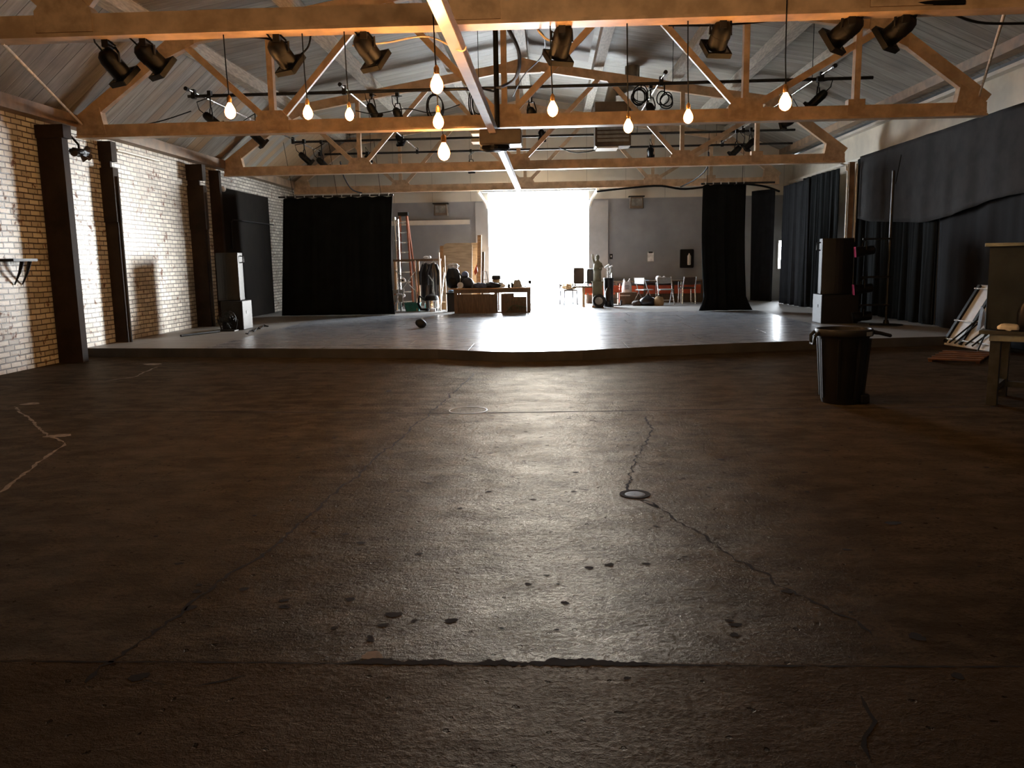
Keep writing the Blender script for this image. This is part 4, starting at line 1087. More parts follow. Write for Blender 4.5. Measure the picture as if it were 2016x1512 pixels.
# shop vacuum
q = gp(850, 612); q.y = 22.7; q.x = at(850, 600, Y=22.7).x
t = thing('shop_vacuum', 'black and chrome canister vacuum on the floor under the coats', 'vacuum', (q.x, q.y, SZ))
B().lathe([(.17, .06), (.2, .08), (.2, .3), (.17, .34)], T((q.x, q.y, SZ)), 20).obj('drum', SILV, t, smooth=True)
B().lathe([(.205, .3), (.205, .34), (.17, .42), (.08, .46), (.02, .47)], T((q.x, q.y, SZ)), 20).obj('motor_head', BLK, t, smooth=True)
B().path([(q.x-.15, q.y-.1, SZ+.3), (q.x-.32, q.y-.12, SZ+.42), (q.x-.36, q.y-.1, SZ+.2), (q.x-.28, q.y-.2, SZ+.06), (q.x-.05, q.y-.3, SZ+.05)], .035, 8).obj('hose', BLK, t, smooth=True)
B().path([(q.x+.1, q.y-.1, SZ+.42), (q.x+.08, q.y-.1, SZ+.8), (q.x-.05, q.y-.12, SZ+1.0)], .018, 6).obj('wand', SILV, t, smooth=True)
for s_ in (-1, 1): B().lathe([(.05, -.02), (.05, .02)], Matrix.Translation((q.x+s_*.15, q.y-.05, SZ+.05)) @ Matrix.Rotation(PI/2, 4, 'Y'), 12).obj('wheel', RUB, t)
tag(B().box((q.x+.08, q.y-.38, SZ+.04), (.16, .1, .08)).obj('small_white_box', WHT, bevel=.01), 'small white box on the floor in front of the vacuum', 'box')
# teal crate
q = at(811, 613, Z=SZ)
t = thing('storage_tub', 'teal plastic storage tub on the floor by the black curtain', 'tub', (q.x, q.y+.2, SZ))
w_ = .2
g = B(); M = T((q.x, q.y+.2, SZ))
g.prism([(-.17, -.13, .005), (.17, -.13, .005), (.17, .13, .005), (-.17, .13, .005)], (0, 0, .01), M)
for poly in ([(-.17, -.13, 0), (.17, -.13, 0), (.2, -.16, .22), (-.2, -.16, .22)], [(-.17, .13, 0), (.17, .13, 0), (.2, .16, .22), (-.2, .16, .22)]): g.prism(poly, (0, .012, 0), M)
for poly in ([(-.17, -.13, 0), (-.17, .13, 0), (-.2, .16, .22), (-.2, -.16, .22)], [(.17, -.13, 0), (.17, .13, 0), (.2, .16, .22), (.2, -.16, .22)]): g.prism(poly, (.012, 0, 0), M)
g.obj('body', TEAL, t)
g = B()
for a, b in (((-.22, -.18, .21), (.22, -.16, .235)), ((-.22, .16, .21), (.22, .18, .235)), ((-.22, -.16, .21), (-.2, .16, .235)), ((.2, -.16, .21), (.22, .16, .235))): g.span(a, b, M)
g.obj('rim', TEAL, t)
# folded chairs leaning by the curtain
for k in range(2):
    x = at(777+k*9, 600, Y=22.6).x; y = 22.55+.12*k
    t = thing('folded_chair', ('left' if k == 0 else 'right')+' folded silver chair leaning beside the black curtain edge', 'chair', (x, y, SZ), 0, 'folded chairs by the curtain')
    for s_ in (-.09, .09): B().tube((x+s_-.06, y, SZ), (x+s_+.02, y+.2, SZ+.62), .014, 6).obj('leg', SILV, t)
    for s_ in (-.07, .07): B().tube((x+s_+.1, y+.02, SZ), (x+s_-.04, y+.18, SZ+.5), .012, 6).obj('leg', SILV, t)
    B().bar((x-.03, y+.12, SZ+.25), (x+.0, y+.17, SZ+.45), .2, .02).obj('seat', GREYM, t)
    B().bar((x+.01, y+.18, SZ+.5), (x+.02, y+.2, SZ+.6), .2, .02).obj('backrest', GREYM, t)
# broom poles
for (x0_, y0_, x1_, y1_, mt, l) in ((864, 497, 868, 611, POLEW, 'left tall pale wooden pole between the coats and the plywood'), (875, 503, 879, 607, POLEW, 'right tall pale wooden pole between the coats and the plywood'),
                               (875, 527, 866, 609, SILV, 'slanted silver pole crossing the wooden poles'), (817, 513, 821, 606, POLEW, 'pale wooden pole left of the hanging coats')):
    a, b = at(x0_, y0_, Y=22.9+.2*(mt is SILV)), at(x1_, y1_, Y=22.65+.2*(mt is SILV)); b.z = SZ
    tag(B().tube(b, a, .017 if mt is POLEW else .024, 8).obj('pole', mt), l, 'pole', 'poles left of the workbench')
# plywood sheets
def sheet(px0, px1, pyt, Y, lean, mt, label, rnd=.0, name='plywood_sheet', thick=.03):
    a, b = at(px0, pyt, Y=Y+lean), at(px1, pyt, Y=Y+lean); zt_ = a.z
    g = B(); n_ = 6
    pl = [(a.x, Y, SZ), (b.x, Y, SZ)]
    for cx, sx in ((b.x, -1), (a.x, 1)):
        for k in range(n_+1):
            u = PI/2*k/n_; u = u if sx < 0 else PI/2-u
            zz = zt_-rnd+rnd*math.sin(u); pl.append((cx+sx*(rnd-rnd*math.cos(u)), Y+lean*(zz-SZ)/(zt_-SZ), zz))
    if rnd == 0: pl = [(a.x, Y, SZ), (b.x, Y, SZ), (b.x, Y+lean, zt_), (a.x, Y+lean, zt_)]
    return tag(g.prism(pl, (0, thick, 0)).obj(name, mt), label, 'board', 'boards leaning on the back wall')
sheet(873, 930, 479, 24.6, .7, WOODL, 'largest rounded plywood sheet leaning on the back wall left of the door', .12)
sheet(866, 880, 484, 24.75, .75, WOODM, 'narrow plywood sheet showing left of the large rounded one', .03)
sheet(927, 941, 478, 24.9, .75, WOODL, 'plain plywood sheet showing right of the large rounded one')
sheet(940, 948, 463, 24.55, .9, WOODM, 'tall narrow plank leaning left of the open door', 0, 'plank', .05)
sheet(949, 954, 496, 24.3, .9, WOODD, 'short dark plank leaning left of the open door', 0, 'plank', .05)
# cable reel and a roll of tape hung by the ladder, a box under the coats
for px, py, l in ((793, 552, 'round white cable reel hanging on the garment rack post by the ladder'), (794, 582, 'small pale tape roll hanging low on the rack by the ladder')):
    c = at(px, py, Y=RY-.12); r_ = .075 if py < 560 else .05
    t = thing('cable_reel', l, 'reel', (c.x, RY-.1, c.z))
    Mx = Matrix.Translation((c.x, RY-.1, c.z)) @ Matrix.Rotation(PI/2, 4, 'X')
    B().lathe([(r_*.45, -.03), (r_, -.03), (r_, .03), (r_*.45, .03), (r_*.45, -.03)], Mx, 22, cap=False).obj('rim', WHT, t, smooth=True)
    B().lathe([(.01, -.04), (r_*.45, -.04), (r_*.45, .04), (.01, .04)], Mx, 16).obj('hub', BLK, t)
q = at(872, 610, Z=SZ)
t = thing('box', 'brown cardboard box on the floor between the poles and the waste bin', 'box', (q.x, q.y+.25, SZ))
B().span((q.x-.13, q.y+.12, SZ+.001), (q.x+.13, q.y+.38, SZ+.2)).obj('body', TAN, t)
B().box((q.x, q.y+.08, SZ+.215), (.26, .1, .008)).box((q.x, q.y+.42, SZ+.215), (.26, .1, .008)).obj('flap', TAN, t)
# tall black bin left of bench
q = at(889, 614, Z=SZ)
t = thing('waste_bin', 'black square waste bin at the left end of the workbench', 'bin', (q.x, q.y+.2, SZ))
B().prism([(q.x-.12, q.y+.02, SZ), (q.x+.12, q.y+.02, SZ), (q.x+.12, q.y+.3, SZ), (q.x-.12, q.y+.3, SZ)], (0, 0, .48)).obj('body', RUB, t, bevel=.02)
B().span((q.x-.135, q.y+.0, SZ+.48), (q.x+.135, q.y+.32, SZ+.52)).obj('rim', BLK, t)
tag(B().blob((q.x, q.y+.12, SZ+.56), (.1, .07, .035), jit=.2, flat=SZ+.522).obj('blue_rag', BLUEL, smooth=True), 'crumpled pale blue rag on the black waste bin', 'rag')

# workbench
by0 = at(1000, 616, Z=SZ).y
a, b = at(893, 566, Y=by0), at(1044, 566, Y=by0)
bz = at(960, 567, Y=by0).z; bx0, bx1 = a.x, b.x
BY0, BY1 = by0, by0+.75
t = thing('workbench', 'dark wooden workbench in front of the bright doorway, left side', 'workbench', ((bx0+bx1)/2, (BY0+BY1)/2, SZ))
B().span((bx0-.1, BY0-.03, bz-.03), (bx1+.01, BY1, bz)).obj('benchtop', WOODM, t)
B().span((bx0, BY0, bz-.13), (bx1, BY0+.04, bz-.03)).obj('apron', WOODD, t)
for x in (bx0+.05, (bx0+bx1)/2+.1, bx1-.05):
    for y in (BY0+.05, BY1-.06): B().span((x-.045, y-.045, SZ), (x+.045, y+.045, bz-.03)).obj('leg', WOODD, t)
xg0, xg1 = at(975, 590, Y=by0).x, at(986, 590, Y=by0).x
B().span((bx0+.09, BY0+.05, SZ+.02), (xg0, BY0+.08, bz-.16)).obj('side_panel', WOODD, t)
B().span((xg1, BY0+.05, SZ+.02), (at(1012, 590, Y=by0).x, BY0+.08, bz-.15)).span((at(1012, 590, Y=by0).x, BY0+.05, SZ+.02), (bx1-.1, BY0+.08, bz-.24)).obj('side_panel', WOODD, t)
B().span((bx0+.02, BY0+.02, SZ+.0), (bx1-.02, BY1-.05, SZ+.03)).obj('bottom_shelf', WOODD, t)
g = B(); rn = random.Random(4)
gx = at(995, 600, Y=by0).x; gx1 = at(1036, 600, Y=by0).x
for k in range(60):
    p = V((rn.uniform(gx, gx1), BY0-.04+rn.uniform(-.03, .03), SZ+.06+rn.uniform(0, .28))); d = V((rn.uniform(-.09, .09), rn.uniform(-.02, .02), rn.uniform(-.02, .06)))
    g.bar(p, p+d, .02, .004)
g.path([(gx, BY0-.04, SZ+.01), (gx+.2, BY0-.04, SZ+.2), (gx1, BY0-.04, SZ+.15)], .01, 5)
tag(g.obj('artificial_greenery', GREENL), 'dusty heap of artificial green leaves in front of the workbench', 'plant', None, 'stuff')
# things on the bench
def on(px, Y=BY0+.3): return at(px, 560, Y=Y).x
yb1 = BY0+.3
x = on(892)
t = thing('backpack', 'large black backpack standing on the left end of the workbench', 'bag', (x, yb1, bz))
B().blob((x, yb1, bz+.26), (.2, .15, .3), jit=.05, flat=bz+.001).obj('body', DCLO, t, smooth=True)
B().blob((x, yb1-.13, bz+.16), (.13, .06, .13), jit=.05).obj('pocket', BLK, t, smooth=True)
B().path([(x-.06, yb1, bz+.54), (x, yb1, bz+.62), (x+.06, yb1, bz+.54)], .014, 6).path([(x+.1, yb1-.05, bz+.5), (x+.24, yb1-.08, bz+.3), (x+.2, yb1-.08, bz+.05)], .016, 6).obj('strap', BLK, t)
tag(B().blob((x+.02, yb1-.05, bz+.58), (.15, .11, .07), jit=.22, seed=8).obj('white_rag', WHT, smooth=True), 'crumpled white cloth lying on the black backpack', 'cloth')
x = on(915)
t = thing('helmet', 'blue-grey rounded helmet with dark visor behind the bench bags', 'helmet', (x, yb1+.15, bz))
B().blob((x, yb1+.15, bz+.33), (.1, .11, .11), flat=bz+.26).obj('shell', BLUEG, t, smooth=True)
B().span((x-.09, yb1+.03, bz+.27), (x+.09, yb1+.06, bz+.31)).obj('visor', BLK, t, bevel=.01)
B().box((x, yb1+.15, bz+.13), (.22, .22, .258)).obj('stand', DCLO, t)
x = at(906, 557, Y=BY0+.02).x
t = thing('white_reel', 'round white plastic reel standing on edge at the front of the workbench', 'reel', (x, BY0+.04, bz))
B().lathe([(.078, -.03), (.08, -.025), (.08, .025), (.078, .03)], frame((x, BY0+.03, bz+.081), (x, BY0-.2, bz+.081)), 26).obj('rim', WHT, t, smooth=True)
B().lathe([(.02, .03), (.02, .045), (.035, .045), (.035, .03)], frame((x, BY0+.03, bz+.081), (x, BY0-.2, bz+.081)), 16).obj('hub', LIP, t)
x = on(922)
tag(B().blob((x, yb1-.1, bz+.12), (.15, .12, .16), jit=.08, seed=4, flat=bz+.001).obj('duffel_bag', DCLO, smooth=True), 'dark rounded bag right of the white reel on the workbench', 'bag')
cl_ = [(934, .12, .11, .1, WOODD, 'brown carton among the clutter on the workbench'), (944, .09, .12, .07, GREYM, 'grey box in the middle of the workbench clutter'), (953, .1, .1, .09, BLUEG, 'blue-grey box near the middle of the workbench')]
for px, w_, d_, h_, mt, l in cl_:
    x = on(px); t = thing('box', l, 'box', (x, yb1-.05, bz), 0, 'boxes on the workbench')
    B().span((x-w_/2, yb1-.05-d_/2, bz+.001), (x+w_/2, yb1-.05+d_/2, bz+h_)).obj('body', mt, t)
    B().span((x-w_/2-.006, yb1-.056-d_/2, bz+h_), (x+w_/2+.006, yb1-.044+d_/2, bz+h_+.025)).obj('lid', WHT, t)
tag(B().blob((on(946), yb1-.2, bz+.05), (.16, .09, .09), jit=.2, seed=2, flat=bz+.001).obj('cloth_heap', BLUEG, smooth=True), 'crumpled blue-grey cloth at the front middle of the workbench', 'cloth')
tag(B().blob((on(968), yb1-.1, bz+.05), (.21, .12, .1), jit=.18, seed=6, flat=bz+.001).obj('cloth_heap', DCLO, smooth=True), 'dark heaped cloth right of the boxes on the workbench', 'cloth')
tag(B().blob((on(984), yb1+.05, bz+.04), (.13, .1, .09), jit=.2, seed=16, flat=bz+.001).obj('cloth_heap', WHT, smooth=True), 'whitish heaped cloth next to the doorway on the workbench', 'cloth')
for px, r_, h_, mt, l in ((929, .035, .16, BLUEG, 'blue-grey bottle left of the boxes on the workbench'), (959, .03, .15, GREYM, 'grey bottle between the heaped cloths on the workbench'), (1002, .035, .12, BROWN, 'small brown jar near the middle of the workbench'), (1008, .03, .16, BLK, 'dark bottle left of the wedge-shaped case on the workbench')):
    x = on(px, BY0+.16); t = thing('bottle', l, 'bottle', (x, BY0+.16, bz), 0, 'bottles on the workbench')
    B().lathe([(r_*.9, .001), (r_, .01), (r_, h_*.6), (r_*.4, h_*.8), (r_*.38, h_*.9)], T((x, BY0+.16, bz)), 14).obj('body', mt, t, smooth=True)
    B().lathe([(r_*.45, h_*.9), (r_*.45, h_)], T((x, BY0+.16, bz)), 12).obj('cap', WHT, t)
x = on(938, BY0+.55); yy = BY0+.55
t = thing('flag', 'small orange-red furled flag on a stick at the back of the workbench', 'flag', (x, yy, bz))
B().tube((x, yy, bz), (x+.02, yy, bz+.62), .01, 6).obj('stick', POLEW, t)
B().prism([(x+.02, yy-.01, bz+.62), (x-.06, yy-.01, bz+.42), (x-.03, yy-.01, bz+.32), (x+.04, yy-.01, bz+.42)], (0, .02, 0)).obj('cloth', REDO, t)
x = on(957, BY0+.6); yy = BY0+.6
t = thing('folded_easel', 'pale grey folded metal frame leaning behind the workbench clutter', 'easel', (x, yy, bz))
for dx in (-.05, .07): B().tube((x+dx, yy, bz), (x+dx-.06, yy+.1, bz+.42), .012, 6).obj('rail', GREYM, t)
B().tube((x-.11, yy+.1, bz+.42), (x+.01, yy+.1, bz+.42), .012, 6).tube((x-.08, yy+.05, bz+.2), (x+.04, yy+.05, bz+.2), .01, 6).obj('crossbar', GREYM, t)
x = at(977, 556, Y=BY0+.6).x
tag(B().span((x-.1, BY0+.5, bz+.001), (x+.1, BY0+.7, bz+.2)).obj('carton', TAN, bevel=.006), 'brown carton at the back of the workbench against the doorway', 'box')
tag(B().span((x-.11, BY0+.48, bz+.202), (x+.12, BY0+.72, bz+.31)).obj('black_case', BLK, bevel=.015), 'dark case stacked on the brown carton against the doorway', 'case')
x = at(1020, 560, Y=BY0+.3).x
t = thing('laptop_case', 'grey wedge-shaped case on the right end of the workbench', 'case', (x, BY0+.3, bz))
B().prism([(x-.15, BY0+.2, bz+.001), (x+.12, BY0+.2, bz+.001), (x+.05, BY0+.2, bz+.2), (x-.1, BY0+.2, bz+.19)], (0, .2, 0)).obj('body', GREYM, t, bevel=.01)
B().path([(x-.05, BY0+.3, bz+.19), (x-.03, BY0+.3, bz+.23), (x+.02, BY0+.3, bz+.2)], .01, 6).obj('handle', BLK, t)
x = at(1041, 560, Y=BY0+.25).x
t = thing('desk_lamp', 'small dark lamp bending over the right end of the workbench', 'lamp', (x-.08, BY0+.25, bz))
B().lathe([(.05, 0), (.05, .015), (.012, .025)], T((x-.1, BY0+.25, bz)), 14).obj('base', BLK, t)
B().path([(x-.1, BY0+.25, bz+.02), (x-.06, BY0+.25, bz+.1), (x+.02, BY0+.25, bz+.15)], .012, 6).obj('neck', BLK, t)
B().blob((x+.03, BY0+.25, bz+.13), (.045, .04, .05)).obj('shade', BLK, t, smooth=True)
tag(B().path([at(1045, 612, Z=SZ+.02), at(1049, 604, Y=by0-.0), at(1052, 607, Y=by0)], .018, 6).obj('hook', BLK), 'small dark hooked piece on the floor at the right foot of the workbench', 'hook') if False else None

# ------------------------------------------------------------------ right clutter by the door
def chair(name, x, y, z, rz, label, w=.42, h=.82, seat=.44, mt=BLK, seatm=DCLO, group=None, tilt=.12):
    t = thing(name, label, 'chair', (x, y, z), rz, group)
    M = WM[t.name]
    for sx in (-1, 1):
        B().tube(M @ V((sx*w/2, -w/2, 0)), M @ V((sx*w/2*.92, -w/2*.9, seat)), .02, 6).obj('leg', mt, t)
        B().tube(M @ V((sx*w/2, w/2, 0)), M @ V((sx*w/2*.92, w/2*.9, seat)), .02, 6).obj('leg', mt, t)
        B().tube(M @ V((sx*w/2*.92, w/2*.9, seat)), M @ V((sx*w/2*.9, w/2*.9+tilt, h)), .02, 6).obj('back_post', mt, t)
    B().box((0, 0, seat+.02), (w, w, .045), M).obj('seat', seatm, t, bevel=.015)
    B().box((0, 0, 0), (w*.92, .035, h-seat-.12), M @ Matrix.Translation((0, w/2*.9+tilt*.6, (h+seat)/2+.06)) @ Matrix.Rotation(-tilt/(h-seat), 4, 'X')).obj('backrest', seatm, t, bevel=.015)
    return t
q = gp(1120, 601)
chair('chair', q.x, q.y+.25, SZ, .3, 'thin black-framed chair silhouetted in the bright doorway', .42, .62, .42, BLK, BROWN)
tag(B().blob((q.x+.02, q.y+.2, SZ+.55), (.22, .18, .1), jit=.2, seed=11, flat=SZ+.467).obj('clothes_heap', TAN, smooth=True), 'heap of clothes piled on the black-framed chair in the doorway', 'clothes')
# table with upright chair backs on it
q = gp(1157, 605); YT = q.y+.35
a, b = at(1126, 563, Y=YT), at(1172, 563, Y=YT)
t = thing('side_table', 'small reddish wooden table right of the doorway, piled with seat backs', 'table', ((a.x+b.x)/2, YT, SZ))
tz = at(1150, 563, Y=YT).z
B().span((a.x, YT-.25, tz-.045), (b.x, YT+.25, tz)).obj('tabletop', WOODD, t)
for x in (a.x+.33, b.x-.04):
    for y in (YT-.21, YT+.21): B().span((x-.035, y-.035, SZ), (x+.035, y+.035, tz-.03)).obj('leg', WOODM, t)
B().span((a.x+.28, YT-.24, tz-.2), (b.x, YT-.2, tz-.04)).obj('drawer_front', REDO, t)
for k, (p0, p1, pt, mt, l) in enumerate(((1129, 1150, 527, BROWN, 'wide brown padded seat back standing on the small table in the doorway'), (1155, 1168, 529, DCLO, 'narrow dark padded seat back standing on the small table'))):
    a, b = at(p0, pt, Y=YT), at(p1, pt, Y=YT)
    t = thing('seat_back', l, 'seat', ((a.x+b.x)/2, YT, tz), 0, 'seat backs on the small table')
    B().span((a.x, YT-.05, tz+.06), (b.x, YT+.06, a.z)).obj('cushion', mt, t, bevel=.04)
    B().span((a.x+.03, YT-.02, tz), (a.x+.06, YT+.04, tz+.1)).span((b.x-.06, YT-.02, tz), (b.x-.03, YT+.04, tz+.1)).obj('bracket', BLK, t)
    B().tube((a.x-.03, YT+.02, tz), (a.x-.03, YT+.02, a.z-.05), .014, 6).obj('post', BLK, t)
# pedestal with statue
q = at(1178, 606, Z=SZ)
PY = q.y+.1
a, b = at(1167, 554, Y=PY), at(1187, 600, Y=PY)
t = thing('pedestal', 'olive painted box pedestal right of the doorway', 'pedestal', ((a.x+b.x)/2, PY+.15, SZ))
B().span((a.x, PY, SZ), (b.x, PY+.3, a.z-.03)).obj('box', GRN, t)
B().span((a.x-.02, PY-.02, a.z-.03), (b.x+.02, PY+.32, a.z)).obj('cap', GRN, t)
B().span((a.x-.02, PY-.02, SZ), (b.x+.02, PY+.32, SZ+.06)).obj('plinth', WOODM, t)
cx, cy, pz = (a.x+b.x)/2-.0, PY+.15, a.z
t = thing('statue', 'plain robed stone figure with one arm raised, standing on the olive pedestal', 'statue', (cx, cy, pz))
B().lathe([(.11, 0), (.12, .02), (.105, .1), (.1, .25), (.115, .33), (.12, .38), (.11, .46), (.09, .53), (.045, .57), (.035, .6), (.05, .63), (.055, .67), (.045, .72), (.015, .74)], T((cx, cy, pz)), 22).path([(cx-.07, cy, pz+.5), (cx-.12, cy, pz+.6), (cx-.14, cy, pz+.76)], [.045, .035, .02], 10).path([(cx+.08, cy-.02, pz+.5), (cx+.13, cy-.06, pz+.4), (cx+.05, cy-.12, pz+.36)], [.04, .035, .025], 10).obj('figure', STATUE, t, smooth=True)
B().lathe([(.121, .3), (.13, .34), (.125, .37), (.115, .38)], T((cx, cy, pz)), 22).obj('sash', GRN, t, smooth=True)
# wheel leaning on pedestal
q = at(1181, 608, Z=SZ)
t = thing('tire', 'dark tire leaning against the olive pedestal', 'tire', (q.x, PY-.12, SZ))
Mw = Matrix.Translation((q.x, PY-.12, SZ+.19)) @ Matrix.Rotation(PI/2-.2, 4, 'X')
B().lathe([(.11, -.05), (.17, -.06), (.185, -.03), (.185, .03), (.17, .06), (.11, .05), (.11, -.05)], Mw, 26, cap=False).obj('tread', RUB, t, smooth=True)
B().lathe([(.02, -.02), (.11, -.03), (.11, .03), (.02, .02)], Mw, 20).obj('hub', GREYM, t)
# golf-bag like rack of poles
q = gp(1194, 606)
t = thing('golf_bag', 'dark upright golf bag with pale club heads behind the pedestal', 'bag', (q.x, q.y+.35, SZ))
gx_, gy_ = q.x+.1, q.y+.55
B().lathe([(.14, 0), (.15, .03), (.13, .3), (.14, .75), (.15, .8), (.14, .82)], T((gx_, gy_, SZ)), 18).obj('body', DCLO, t, smooth=True)
B().blob((gx_-.02, gy_-.14, SZ+.35), (.09, .06, .2), jit=.05).obj('pocket', BROWN, t, smooth=True)
for k in range(5):
    dx = -.09+.045*k; B().tube((gx_+dx*.6, gy_, SZ+.75), (gx_+dx, gy_+.03*(k % 2), SZ+1.1+.03*(k % 3)), .008, 5).obj('club', SILV, t)
    B().blob((gx_+dx, gy_+.03*(k % 2)-.02, SZ+1.12+.03*(k % 3)), (.03, .045, .03)).obj('club_head', WHT, t, smooth=True)
# hand truck
q = gp(1212, 602)
t = thing('hand_truck', 'rusty hand truck with an orange-red frame by the pale bag', 'hand truck', (q.x, q.y+.2, SZ))
hx, hy = q.x, q.y+.2
for s_ in (-.12, .12): B().path([(hx+s_, hy-.1, SZ+.08), (hx+s_+.02, hy+.05, SZ+.55), (hx+s_+.04, hy+.2, SZ+.95 if s_ < 0 else SZ+.62)], .014, 6).obj('rail', SILV if s_ < 0 else REDO, t)
for z in (.2, .38, .52): B().tube((hx-.11, hy-.06+z*.25, SZ+z), (hx+.14, hy-.06+z*.25, SZ+z), .012, 6).obj('crossbar', BROWN, t)
B().box((hx+.02, hy+.02, SZ+.48), (.16, .03, .2)).obj('panel', REDO, t)
for s_ in (-.17, .17): B().lathe([(.05, -.02), (.08, -.025), (.08, .025), (.05, .02)], Matrix.Translation((hx+s_, hy-.08, SZ+.08)) @ Matrix.Rotation(PI/2, 4, 'Y'), 16).obj('wheel', RUB, t)
B().box((hx, hy-.22, SZ+.015), (.3, .22, .015)).obj('toe_plate', BLK, t)
# wheelbarrow-ish low cart with box and bag
q = gp(1236, 596); KY = 24.2
a, b = at(1217, 576, Y=KY), at(1254, 592, Y=KY)
t = thing('carton', 'brown wooden box on the floor under the white shopping bag', 'box', ((a.x+b.x)/2, KY+.18, SZ))
zt_ = at(1235, 576, Y=KY).z
B().span((a.x, KY, SZ+.02), (b.x, KY+.36, zt_)).obj('body', WOODD, t)
B().span((a.x+.05, KY-.012, zt_-.1), (b.x-.2, KY, zt_-.07)).obj('label_strip', LIP, t)
B().span((a.x, KY-.01, SZ), (a.x+.08, KY+.37, SZ+.02)).span((b.x-.08, KY-.01, SZ), (b.x, KY+.37, SZ+.02)).obj('skid', WOODD, t)
xb = at(1234, 565, Y=KY+.15).x
t = thing('shopping_bag', 'white plastic shopping bag standing on the brown box', 'bag', (xb, KY+.16, zt_))
def bag_fn(u, v):
    an = 2*PI*u; k = 1-.45*v**2.2
    r_ = 1+.05*math.sin(6*an+3*v)
    return V((xb+.145*k*r_*math.cos(an), KY+.16+.1*k*r_*math.sin(an), zt_+.002+.34*v+.03*v*math.cos(2*an)))
B().grid(bag_fn, 30, 10).obj('body', WHT, t, smooth=True)
for s_ in (-1, 1): B().path([(xb+s_*.05, KY+.12, zt_+.33), (xb+s_*.08, KY+.13, zt_+.4), (xb+s_*.1, KY+.18, zt_+.33)], .012, 6).obj('handle', WHT, t)
g = B()
for k, (w_, z_) in enumerate(((.12, .2), (.15, .165), (.1, .13), (.13, .1))):
    for i in range(6): g.box((xb-w_/2+w_*(i+.5)/6, KY+.052-.0, zt_+z_), (w_/6*.7, .008, .018))
g.obj('print', BLUEG, t)
# folding chairs, table
def fchair(px0, px1, pyb, pyt, rz, label):
    q = gp((px0+px1)/2, pyb); q = q if q.y < 23.9 else at((px0+px1)/2, 580, Y=23.9)
    t = thing('folding_chair', label, 'chair', (q.x, q.y+.2, SZ), rz, 'folding chairs right of the door')
    M = WM[t.name]; w = .42
    for s_ in (-1, 1):
        B().path([M @ V((s_*w/2, -.26, 0)), M @ V((s_*w/2, 0, .42)), M @ V((s_*w/2, .16, .8))], .013, 6).obj('front_leg', SILV, t)
        B().path([M @ V((s_*w/2*.9, .24, 0)), M @ V((s_*w/2*.9, -.05, .45))], .013, 6).obj('rear_leg', SILV, t)
    B().box((0, -.04, .44), (w*.95, .38, .03), M).obj('seat', GREYM, t, bevel=.01)
    B().box((0, .14, .7), (w, .025, .18), M).obj('backrest', GREYM, t, bevel=.01)
    B().tube(M @ V((-w/2, -.17, .14)), M @ V((w/2, -.17, .14)), .01, 6).obj('stretcher', SILV, t)
fchair(1250, 1285, 599, 556, 2.2, 'silver folding chair left of the small table, turned to the door')
fchair(1297, 1326, 600, 556, .1, 'silver folding chair in front of the small table, back to the wall')
q = gp(1300, 594)
TY_ = 24.8
a, b = at(1266, 552, Y=TY_), at(1345, 552, Y=TY_); tz2 = at(1300, 552, Y=TY_).z
t = thing('card_table', 'small dark folding table with silver legs against the back wall', 'table', ((a.x+b.x)/2, TY_, SZ))
B().span((a.x, TY_-.3, tz2-.03), (b.x, TY_+.3, tz2)).obj('tabletop', WOODD, t)
for x in (a.x+.42, b.x-.1):
    for y in (TY_-.25, TY_+.25): B().tube((x, y, SZ), (x, y, tz2-.03), .016, 8).obj('leg', SILV, t)
x = at(1301, 548, Y=TY_-.15).x
tag(B().blob((x-.07, TY_-.15, tz2+.06), (.09, .07, .08), jit=.15, seed=3, flat=tz2+.001).blob((x+.09, TY_-.12, tz2+.05), (.08, .06, .07), jit=.15, seed=5, flat=tz2+.001).obj('plastic_bag', WHT, smooth=True), 'crumpled white plastic bag on the small folding table', 'bag')
x = at(1273, 553, Y=TY_-.2).x
t = thing('magazine', 'pale blue magazine at the left corner of the small folding table', 'magazine', (x, TY_-.2, tz2))
B().box((x, TY_-.2, tz2+.006), (.14, .2, .01)).obj('pages', PAPER, t); B().box((x, TY_-.2, tz2+.013), (.14, .2, .003)).obj('cover', BLUEL, t)
chair('chair', at(1352, 580, Y=24.5).x, 24.5, SZ, 3.3, 'dim metal chair right of the small folding table', .4, .8, .44, SILV, BROWN)
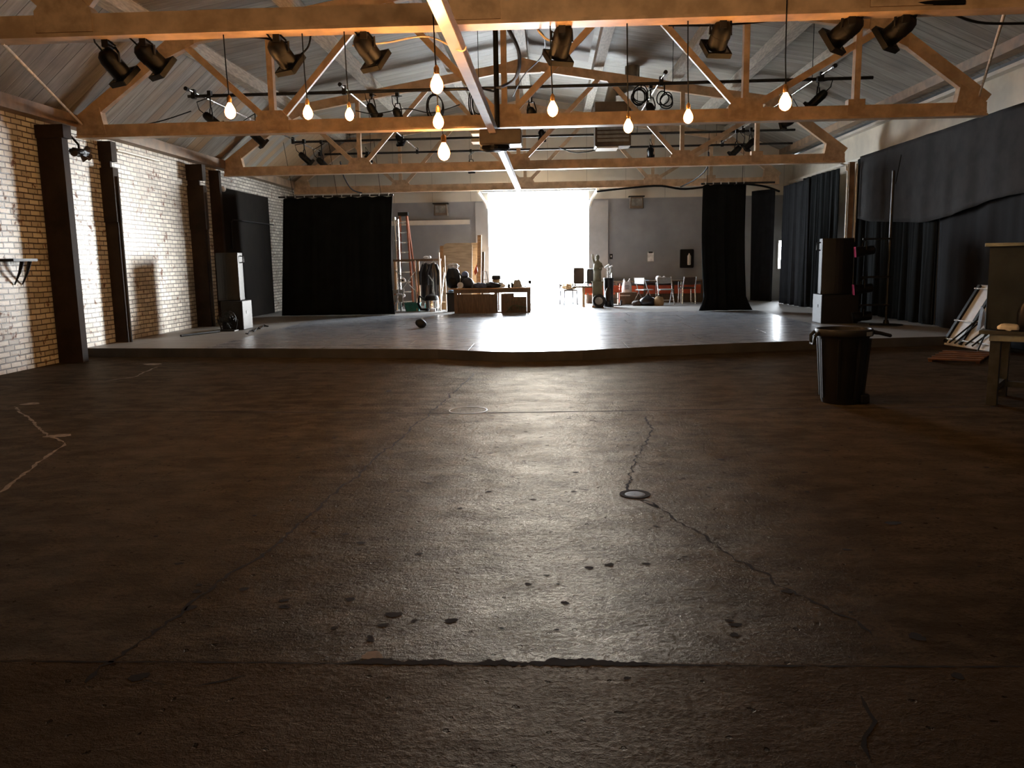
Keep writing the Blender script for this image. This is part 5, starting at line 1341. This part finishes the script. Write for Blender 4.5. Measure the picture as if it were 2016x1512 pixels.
# floor bags
for px, py, d_, mt, l, sd in ((1258, 602, (.2, .14, .1), BROWN, 'brown slumped bag leftmost of the bags on the floor', 3), (1276, 602, (.24, .16, .17), DCLO, 'black duffel in the middle of the bags on the floor', 7), (1298, 602, (.15, .14, .17), TAN, 'tan rounded bag rightmost of the bags on the floor', 1)):
    q = gp(px, py)
    t = thing('floor_bag', l, 'bag', (q.x, q.y+.12, SZ), 0, 'bags on the floor right of the door')
    B().blob((q.x, q.y+.12, SZ+d_[2]*.62), d_, jit=.06, seed=sd, flat=SZ+.002).obj('body', mt, t, smooth=True)
    B().path([(q.x-d_[0]*.5, q.y+.1, SZ+d_[2]*1.45), (q.x, q.y+.08, SZ+d_[2]*1.75), (q.x+d_[0]*.5, q.y+.1, SZ+d_[2]*1.45)], .012, 6).obj('strap', BLK, t)

# ------------------------------------------------------------------ light
w = bpy.data.worlds.new('daylight'); SC.world = w; w.use_nodes = True
nt = w.node_tree; bg = nt.nodes['Background']
bg.inputs['Color'].default_value = (.86, .93, 1., 1); bg.inputs['Strength'].default_value = 75
def portal(name, loc, rot, sx, sy):
    l = bpy.data.lights.new(name, 'AREA'); l.shape = 'RECTANGLE'; l.size = sx; l.size_y = sy
    l.cycles.is_portal = True
    o = bpy.data.objects.new(name, l); C.objects.link(o); o.location = loc; o.rotation_euler = rot
portal('door_portal', ((DX0+DX1)/2, YB+.28, (DZ+.14)/2), (-PI/2, 0, 0), DX1-DX0, DZ-.14)
portal('window_portal', ((WX0+WX1)/2, YB+.28, (WZ0+WZ1)/2), (-PI/2, 0, 0), WX1-WX0, WZ1-WZ0)

sl = bpy.data.lights.new('low_sun', 'SUN'); sl.energy = 15; sl.angle = math.radians(19); sl.color = (1, .97, .90)
so = bpy.data.objects.new('low_sun', sl); C.objects.link(so); so.location = (10, 45, 6)
so.rotation_euler = V((-.80, -1, -.06)).to_track_quat('-Z', 'Y').to_euler()
wl = bpy.data.lights.new('unseen_warm_fill', 'SPOT'); wl.energy = 420; wl.color = (1, .62, .30); wl.spot_size = math.radians(125); wl.spot_blend = .7; wl.specular_factor = 0; wl.shadow_soft_size = .5  # added unseen spot warming trusses and roof, in place of bulbs behind the camera
wo = bpy.data.objects.new('unseen_warm_fill', wl); C.objects.link(wo); wo.location = (0, 1.2, 3.3)
wo.rotation_euler = V((0, 1, .42)).to_track_quat('-Z', 'Y').to_euler()
SC.view_settings.view_transform = 'Standard'
SC.view_settings.look = 'None'
SC.view_settings.exposure = 0
SC.cycles.max_bounces = 8; SC.cycles.diffuse_bounces = 4; SC.cycles.glossy_bounces = 3
SC.cycles.use_adaptive_sampling = True; SC.cycles.adaptive_threshold = .05
SC.cycles.sample_clamp_indirect = 12
SC.cycles.use_denoising = True
SC.cycles.caustics_reflective = False; SC.cycles.caustics_refractive = False
